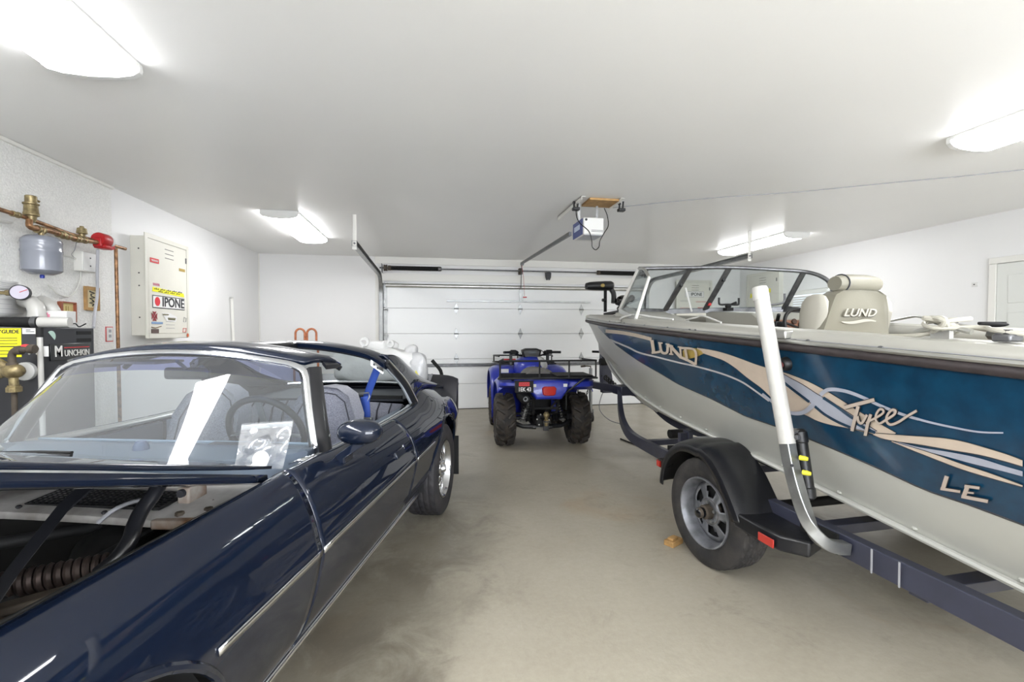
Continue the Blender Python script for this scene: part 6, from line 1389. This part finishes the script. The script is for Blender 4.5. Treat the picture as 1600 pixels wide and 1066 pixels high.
obj('rack_brace', MB().tube([(.42, -.50, .87), (.12, -.44, .62), (.06, -.36, .52)], .012, 8), 'black', qb); obj('rack_brace', MB().tube([(-.42, -.40, .87), (-.2, -.34, .62)], .012, 8), 'black', qb)
for s in (-1, 1): obj('rear_fender_panel', MB().grid([[(s * x, y0 + dy, z) for x, dy in ((.18, 0), (.34, .0), (.48, .02), (.555, .08))] for y0, z in ((-.40, .845), (-.465, .82), (-.47, .775 if s > 0 else .79), (-.42, .735 if s > 0 else .76))]), 'blue', qb, solid=.008)
obj('inner_splash_panel', MB().box(.22, .235, -.42, .44, .50, .80), 'blackm', qb); obj('inner_splash_panel', MB().box(-.235, -.22, -.36, .44, .50, .80), 'blackm', qb)
# seat, tank
obj('seat', MB().loft([[(x * w_, y, z0 + h_ * (1 - abs(x) ** 3)) for x in np.linspace(-1, 1, 11)] + [(w_ * .9, y, z0 - .06), (-w_ * .9, y, z0 - .06)] for y, w_, z0, h_ in ((.02, .20, .86, .05), (.2, .21, .86, .08), (.5, .19, .85, .08), (.72, .13, .88, .06))]), mat('grey seat vinyl', '7d7a74', .6, var=.2, vscale=10), qb, ang=50)
tk_ = obj('tank_cover', MB().ell((0, .84, .90), (.24, .32, .17), 22, 12, p=.85), 'blue', qb)
obj('tank_sticker', MB().ell((.10, .74, .93), (.12, .20, .13), 14, 9), mat('pale silver plastic', 'c6c6c4', .35), tk_)
obj('side_panel', MB().box(-.24, -.14, .3, 1.0, .55, .80).box(.14, .24, .3, 1.0, .55, .80), 'blue', qb, bevel=.03)
# handlebar, pod
hb_ = obj('handlebar', MB().tube(spl([(-.40, .66, 1.12), (-.26, .76, 1.115), (-.12, .84, 1.06), (.12, .84, 1.06), (.26, .76, 1.115), (.40, .66, 1.12)], 6), .012, 8), 'black', qb)
for s in (-1, 1):
    obj('grip', MB().tube([(s * .27, .755, 1.118), (s * .40, .66, 1.12)], .018, 10), 'black', hb_); obj('lever_block', MB().box(s * .255 - .04, s * .255 + .04, .72, .80, 1.09, 1.15).ell((s * .21, .80, 1.11), (.035, .035, .03), 10, 7), 'blackm', hb_, bevel=.01)
    obj('bar_riser', MB().box(s * .27 - .022, s * .27 + .022, .94, .97, .92, 1.13), 'black', hb_, bevel=.006)
obj('brake_lever', MB().tube([(-.24, .80, 1.10), (-.36, .73, 1.11)], .006, 6).tube([(.24, .80, 1.10), (.36, .73, 1.11)], .006, 6), 'steel', hb_)
po = obj('instrument_pod', MB().loft([[(a * k, y, 1.085 + b * k) for a, b in ((-.14, .06), (-.08, .085), (.08, .085), (.14, .06), (.12, -.03), (.06, -.085), (-.06, -.085), (-.12, -.03))] for y, k in ((.70, .85), (.72, 1), (.86, 1.0), (.95, .7))]), 'black', qb, bevel=.008)
obj('display', MB().box(-.05, .05, .694, .701, 1.10, 1.135), mat('grey display', '3c4348', .2), po)
obj('headlight_red_part', MB().box(-.36, -.18, 1.10, 1.14, .985, 1.005), 'redink', qb, bevel=.004)
obj('paper_label', MB().box(-.46, -.36, .42, .43, .86, .91), 'paper', qb, flat=True)
obj('brush_guard', MB().tube([(-.3, 1.70, .55), (-.3, 1.74, .85), (.3, 1.74, .85), (.3, 1.70, .55)], .014, 8), 'black', qb)
# engine, suspension
obj('engine_block', MB().box(-.19, .19, .25, 1.1, .28, .66).box(-.12, .12, 1.1, 1.4, .30, .60), 'engine', qb, bevel=.03)
obj('subframe', MB().tube([(-.16, -.42, .80), (-.14, -.3, .45), (-.12, .3, .32)], .016, 8).tube([(.16, -.42, .80), (.14, -.3, .45), (.12, .3, .32)], .016, 8).tube([(-.14, -.32, .5), (.14, -.32, .5)], .016, 8).tube([(-.15, -.36, .62), (.15, -.36, .62)], .014, 8), 'blackm', qb)
df = obj('rear_differential', MB().ell((0, 0, .33), (.11, .15, .10), 18, 12).box(-.08, .08, -.16, .1, .25, .40), 'engine', qb, bevel=.01)
for a in range(6): obj('bolt', MB().cyl((.075 * math.cos(a), -.165, .33 + .075 * math.sin(a)), (.075 * math.cos(a), -.155, .33 + .075 * math.sin(a)), .009, 6), 'alu', df)
for s in (-1, 1):
    obj('swing_arm', MB().tube([(s * .08, -.12, .24), (s * .24, -.08, .24), (s * .38, -.02, .29)], [.03, .026, .03], 8).tube([(s * .10, -.10, .40), (s * .38, -.02, .39)], .016, 8), 'black', qb)
    obj('axle_boot', MB().lathe([(.02, .0), (.05, .01), (.04, .03), (.055, .04), (.042, .06), (.05, .07), (.03, .09), (.018, .2)], 14, (s * .14, 0, .33), (s, 0, .0)), 'black', qb)
    sh = obj('shock_absorber', MB().cyl((s * .26, -.12, .30), (s * .165, -.16, .62), .016, 10), 'alu', qb)
    obj('shock_spring', MB().coil((s * .25, -.125, .34), (s * .17, -.158, .60), .034, .008, 8, 6, 12), 'steel' if s < 0 else 'black', sh)
    obj('spring_seat', MB().ell((s * .25, -.125, .325), (.042, .042, .018), 12, 6), 'alu', sh)
ex = obj('exhaust_muffler', MB().tube([(-.26, -.50, .64), (-.26, -.46, .64), (-.25, 0, .62), (-.24, .15, .60)], [.04, .062, .065, .04], 16), 'blackm', qb); obj('tail_pipe', MB().lathe([(.018, .0), (.026, .0), (.026, .03), (.018, .03)], 14, (-.27, -.535, .645), (0, 1, 0)), 'steeld', ex)
hi = obj('hitch_mount', MB().box(-.04, .04, -.40, -.10, .345, .36).box(-.03, .03, -.36, -.33, .24, .36), 'black', qb)
obj('hitch_ball', MB().lathe([(0, -.10), (.02, -.10), (.022, -.07), (.03, -.065), (.03, -.03), (.018, -.02), (.02, .0), (.036, .02), (.036, .045), (.02, .065), (0, .068)], 18, (-.0, -.37, .40), (0, 0, 1)), 'brass', hi)
obj('skid_plate', MB().box(-.12, .12, -.15, 1.2, .235, .245), 'steeld', qb, bevel=.002)
obj('cable', MB().tube(spl([(-.16, .86, 1.06), (-.22, .9, 1.12), (-.05, .98, 1.0)], 5), .005, 5).tube(spl([(.20, .80, 1.10), (.14, .92, 1.14), (.05, .98, 1.0)], 5), .005, 5), 'blackm', qb)
# ================================================================== loose things
def carpt(p):
    c, s = math.cos(-CA), math.sin(-CA); return Vector((-1.143 + c * p[0] - s * p[1], 2.418 + s * p[0] + c * p[1], p[2]))
# zip bag against the windscreen
bg = thing('zip_bag', 'clear plastic zip bag with white disc leaning on the windscreen base', 'bag', carpt((.662, -.45, .914)), -CA)
M['bag'] = glass('clear plastic film', 'f2f2f4', 1.5, .12, haze=.10, refl=2.4)
nt = M['bag'].node_tree
tc = nt.nodes.new('ShaderNodeTexCoord'); nz = nt.nodes.new('ShaderNodeTexNoise'); nz.inputs['Scale'].default_value = 34; nz.inputs['Distortion'].default_value = 1.2; bp_ = nt.nodes.new('ShaderNodeBump'); bp_.inputs['Strength'].default_value = .9; bp_.inputs['Distance'].default_value = .02
nt.links.new(tc.outputs['Object'], nz.inputs['Vector']); nt.links.new(nz.outputs['Fac'], bp_.inputs['Height'])
for n in nt.nodes:
    if n.bl_idname == 'ShaderNodeBsdfGlossy': nt.links.new(bp_.outputs[0], n.inputs['Normal'])
rng = random.Random(3)
def bagz(a, b): return .010 * math.sin(a * 9 + b * 5) + .008 * math.sin(a * 17 - b * 13) + .006 * math.sin(b * 21 + a * 4)
for k, nm in enumerate(('front_film', 'back_film')):
    rows = []
    for b in np.linspace(0, 1, 18):
        row = []
        for a in np.linspace(0, 1, 20):
            e = math.sin(PI * a) * math.sin(PI * min(1, b * 1.1)) ** .5 if b < .9 else 0
            x = -.095 + .195 * a + .012 * (b - .5) * (1 if a > .5 else -1); z = .0 + .15 * b * (1 + .12 * a) + .012 * a * 0
            y = .06 * b + (bagz(a, b) * e) + (-.018 if k == 0 else .010) * e
            row.append((x, y, z + .005))
        rows.append(row)
    obj(nm, MB().grid(rows), 'bag', bg)
obj('zip_strip', MB().grid([[(-.101 + .20 * a, .058 + .004 * q - .001, .126 + .018 * a + q * .018 + .005) for q in (0, .5, 1)] for a in np.linspace(0, 1, 12)]), mat('zip strip plastic', 'b9c2c0', .35), bg, solid=.001)
obj('white_disc', MB().lathe([(0, .004), (.03, .004), (.031, 0), (0, 0)], 24, (.02, -.012, .042), (0, -1, .25)), 'paper', bg)
# wrapped bundle on the boot lid
wb_ = thing('wrapped_bundle', 'white parts wrapped in clear plastic standing on the car boot lid', 'wrapped bundle', carpt((.17, 2.27, .925)), -CA)
M['wrap'] = mat('milky plastic wrap', 'e6e6e4', .3, bump=.7, bscale=18)
M['wrap'].node_tree.nodes['Principled BSDF'].inputs['Alpha'].default_value = .88
def lump(c, r, p=.6, n=26, m=16, amp=.02):
    mb = MB().ell(c, r, n, m, p=p)
    mb.v = [(x + amp * math.sin(y * 31 + z * 17), y + amp * math.sin(x * 27 + z * 23), z + amp * .6 * math.sin(x * 29 + y * 19)) for x, y, z in mb.v]; return mb
obj('body', lump((-.10, .02, .165), (.42, .12, .16), .5), 'wrap', wb_, ang=80)
obj('top_part', lump((-.06, .02, .355), (.17, .06, .05), .7, amp=.01), 'wrap', wb_, ang=80)
obj('knob', MB().lathe([(.022, 0), (.045, .0), (.045, .03), (.022, .03)], 18, (-.19, -.03, .39), (0, -1, 0)), 'wrap', wb_); obj('knob', MB().lathe([(.018, 0), (.036, .0), (.036, .03), (.018, .03)], 18, (.06, -.03, .375), (0, -1, 0)), 'wrap', wb_)
obj('upright_bag', lump((.31, .0, .14), (.085, .09, .15), .6, amp=.012), mat('clear grey film', 'b9babb', .25, bump=.6, bscale=25), wb_, ang=80)
obj('neck', lump((.25, .0, .31), (.06, .05, .05), .8, amp=.008), mat('clear grey film neck', 'c2c2c2', .25, bump=.6, bscale=25), wb_, ang=80)
obj('warning_sticker', MB().prism([(-.03, -.025), (.03, -.025), (.0, .03)], .002, frame_mx((.32, -.10, .10), (1, 0, 0), (0, 0, 1))), mat('faded yellow sticker', 'd8d060', .6), wb_, flat=True)
# orange loops behind the car roof: handles of a hand truck
ht_ = thing('hand_truck', 'orange two-handled hand truck standing against the wall behind the car', 'hand truck', (-1.62, 7.9, 0), 0)
zt0 = 1.20
cxs = [float(at(u, 525, 1, 7.9)[0]) + 1.62 for u in (469, 487)]
zz1 = float(at(478, 514, 1, 7.9)[2])
for x in cxs:
    obj('handle_loop', MB().tube([(x - .07, 0, zz1 - .30), (x - .07, 0, zz1 - .07)] + [(x - .07 * math.cos(a), 0, zz1 - .075 + .075 * math.sin(a)) for a in np.linspace(.2, PI - .2, 9)] + [(x + .07, 0, zz1 - .07), (x + .07, 0, zz1 - .30)], .017, 10), 'orange', ht_)
xm = sum(cxs) / 2
obj('frame', MB().tube([(xm - .18, .0, .12), (xm - .18, 0, zz1 - .28)], .018, 8).tube([(xm + .18, .0, .12), (xm + .18, 0, zz1 - .28)], .018, 8).tube([(xm - .2, 0, zz1 - .28), (xm + .2, 0, zz1 - .28)], .018, 8).tube([(xm - .18, 0, .6), (xm + .18, 0, .6)], .015, 8), 'orange', ht_)
obj('toe_plate', MB().box(xm - .22, xm + .22, -.24, .0, .0, .012), 'steeld', ht_)
for s in (-1, 1): obj('wheel', MB().lathe([(.02, -.03), (.12, -.035), (.13, -.01), (.13, .01), (.12, .035), (.02, .03)], 20, (xm + s * .24, .06, .13), (1, 0, 0)), 'rubber', ht_)
# bent pipe rising behind the spoiler
bpq = thing('bent_pipe_handle', 'black bent pipe handle of a push tool standing behind the spoiler', 'handle', carpt((.555, 2.92, 0)), -CA)
obj('pipe', MB().tube([(0, 0, .02), (0, 0, .95), (-.01, 0, .985), (-.03, 0, 1.015), (-.10, -.02, 1.10)], .019, 12), 'blackm', bpq)
obj('foot', MB().box(-.10, .10, -.10, .10, 0, .02), 'blackm', bpq, bevel=.004)
# floor bits
wk = thing('wood_block', 'small rough wood block chocking the front of the trailer tyre', 'wood block', (1.53, 2.77, 0), .5)
wk.location = tuple(at(1051, 851, 2, 0)); obj('block', MB().box(-.05, .07, -.035, .035, .0, .035), 'woodl', wk, bevel=.004); obj('split_piece', MB().box(-.03, .03, -.02, .02, .0351, .05), 'woodl', wk, bevel=.003)
P0, P1, P2 = at(970, 686, 2, .01), at(1019, 705.5, 2, .01), at(1032, 703, 2, .01)
fr_ = thing('floor_rod', 'thin dark bent rod lying on the floor under the trailer rail', 'rod', tuple(P0 * [1, 1, 0]))
obj('rod', MB().tube([tuple(p - np.array(P0) * [1, 1, 0]) for p in (P0, P1, P2)], .009, 8), 'blackm', fr_); obj('rod_end', MB().ell((0, 0, .01), (.012, .012, .0095), 10, 6), 'blackm', fr_)
# ------------------------------------------------------------------ put each thing's origin at its own base
bpy.context.view_layer.update()
for o in [q for q in SC.objects if q.parent is None and q.type == 'EMPTY']:
    lo = Vector((1e9,) * 3); hi_ = Vector((-1e9,) * 3)
    inv = o.matrix_world.inverted()
    for c in o.children_recursive:
        if c.type != 'MESH': continue
        mw = inv @ c.matrix_world
        for b in c.bound_box:
            p = mw @ Vector(b)
            for k in range(3): lo[k] = min(lo[k], p[k]); hi_[k] = max(hi_[k], p[k])
    if lo.x > 1e8: continue
    c = Vector(((lo.x + hi_.x) / 2, (lo.y + hi_.y) / 2, lo.z))
    o.location = o.matrix_world @ c
    for ch in o.children: ch.location = Vector(ch.location) - c
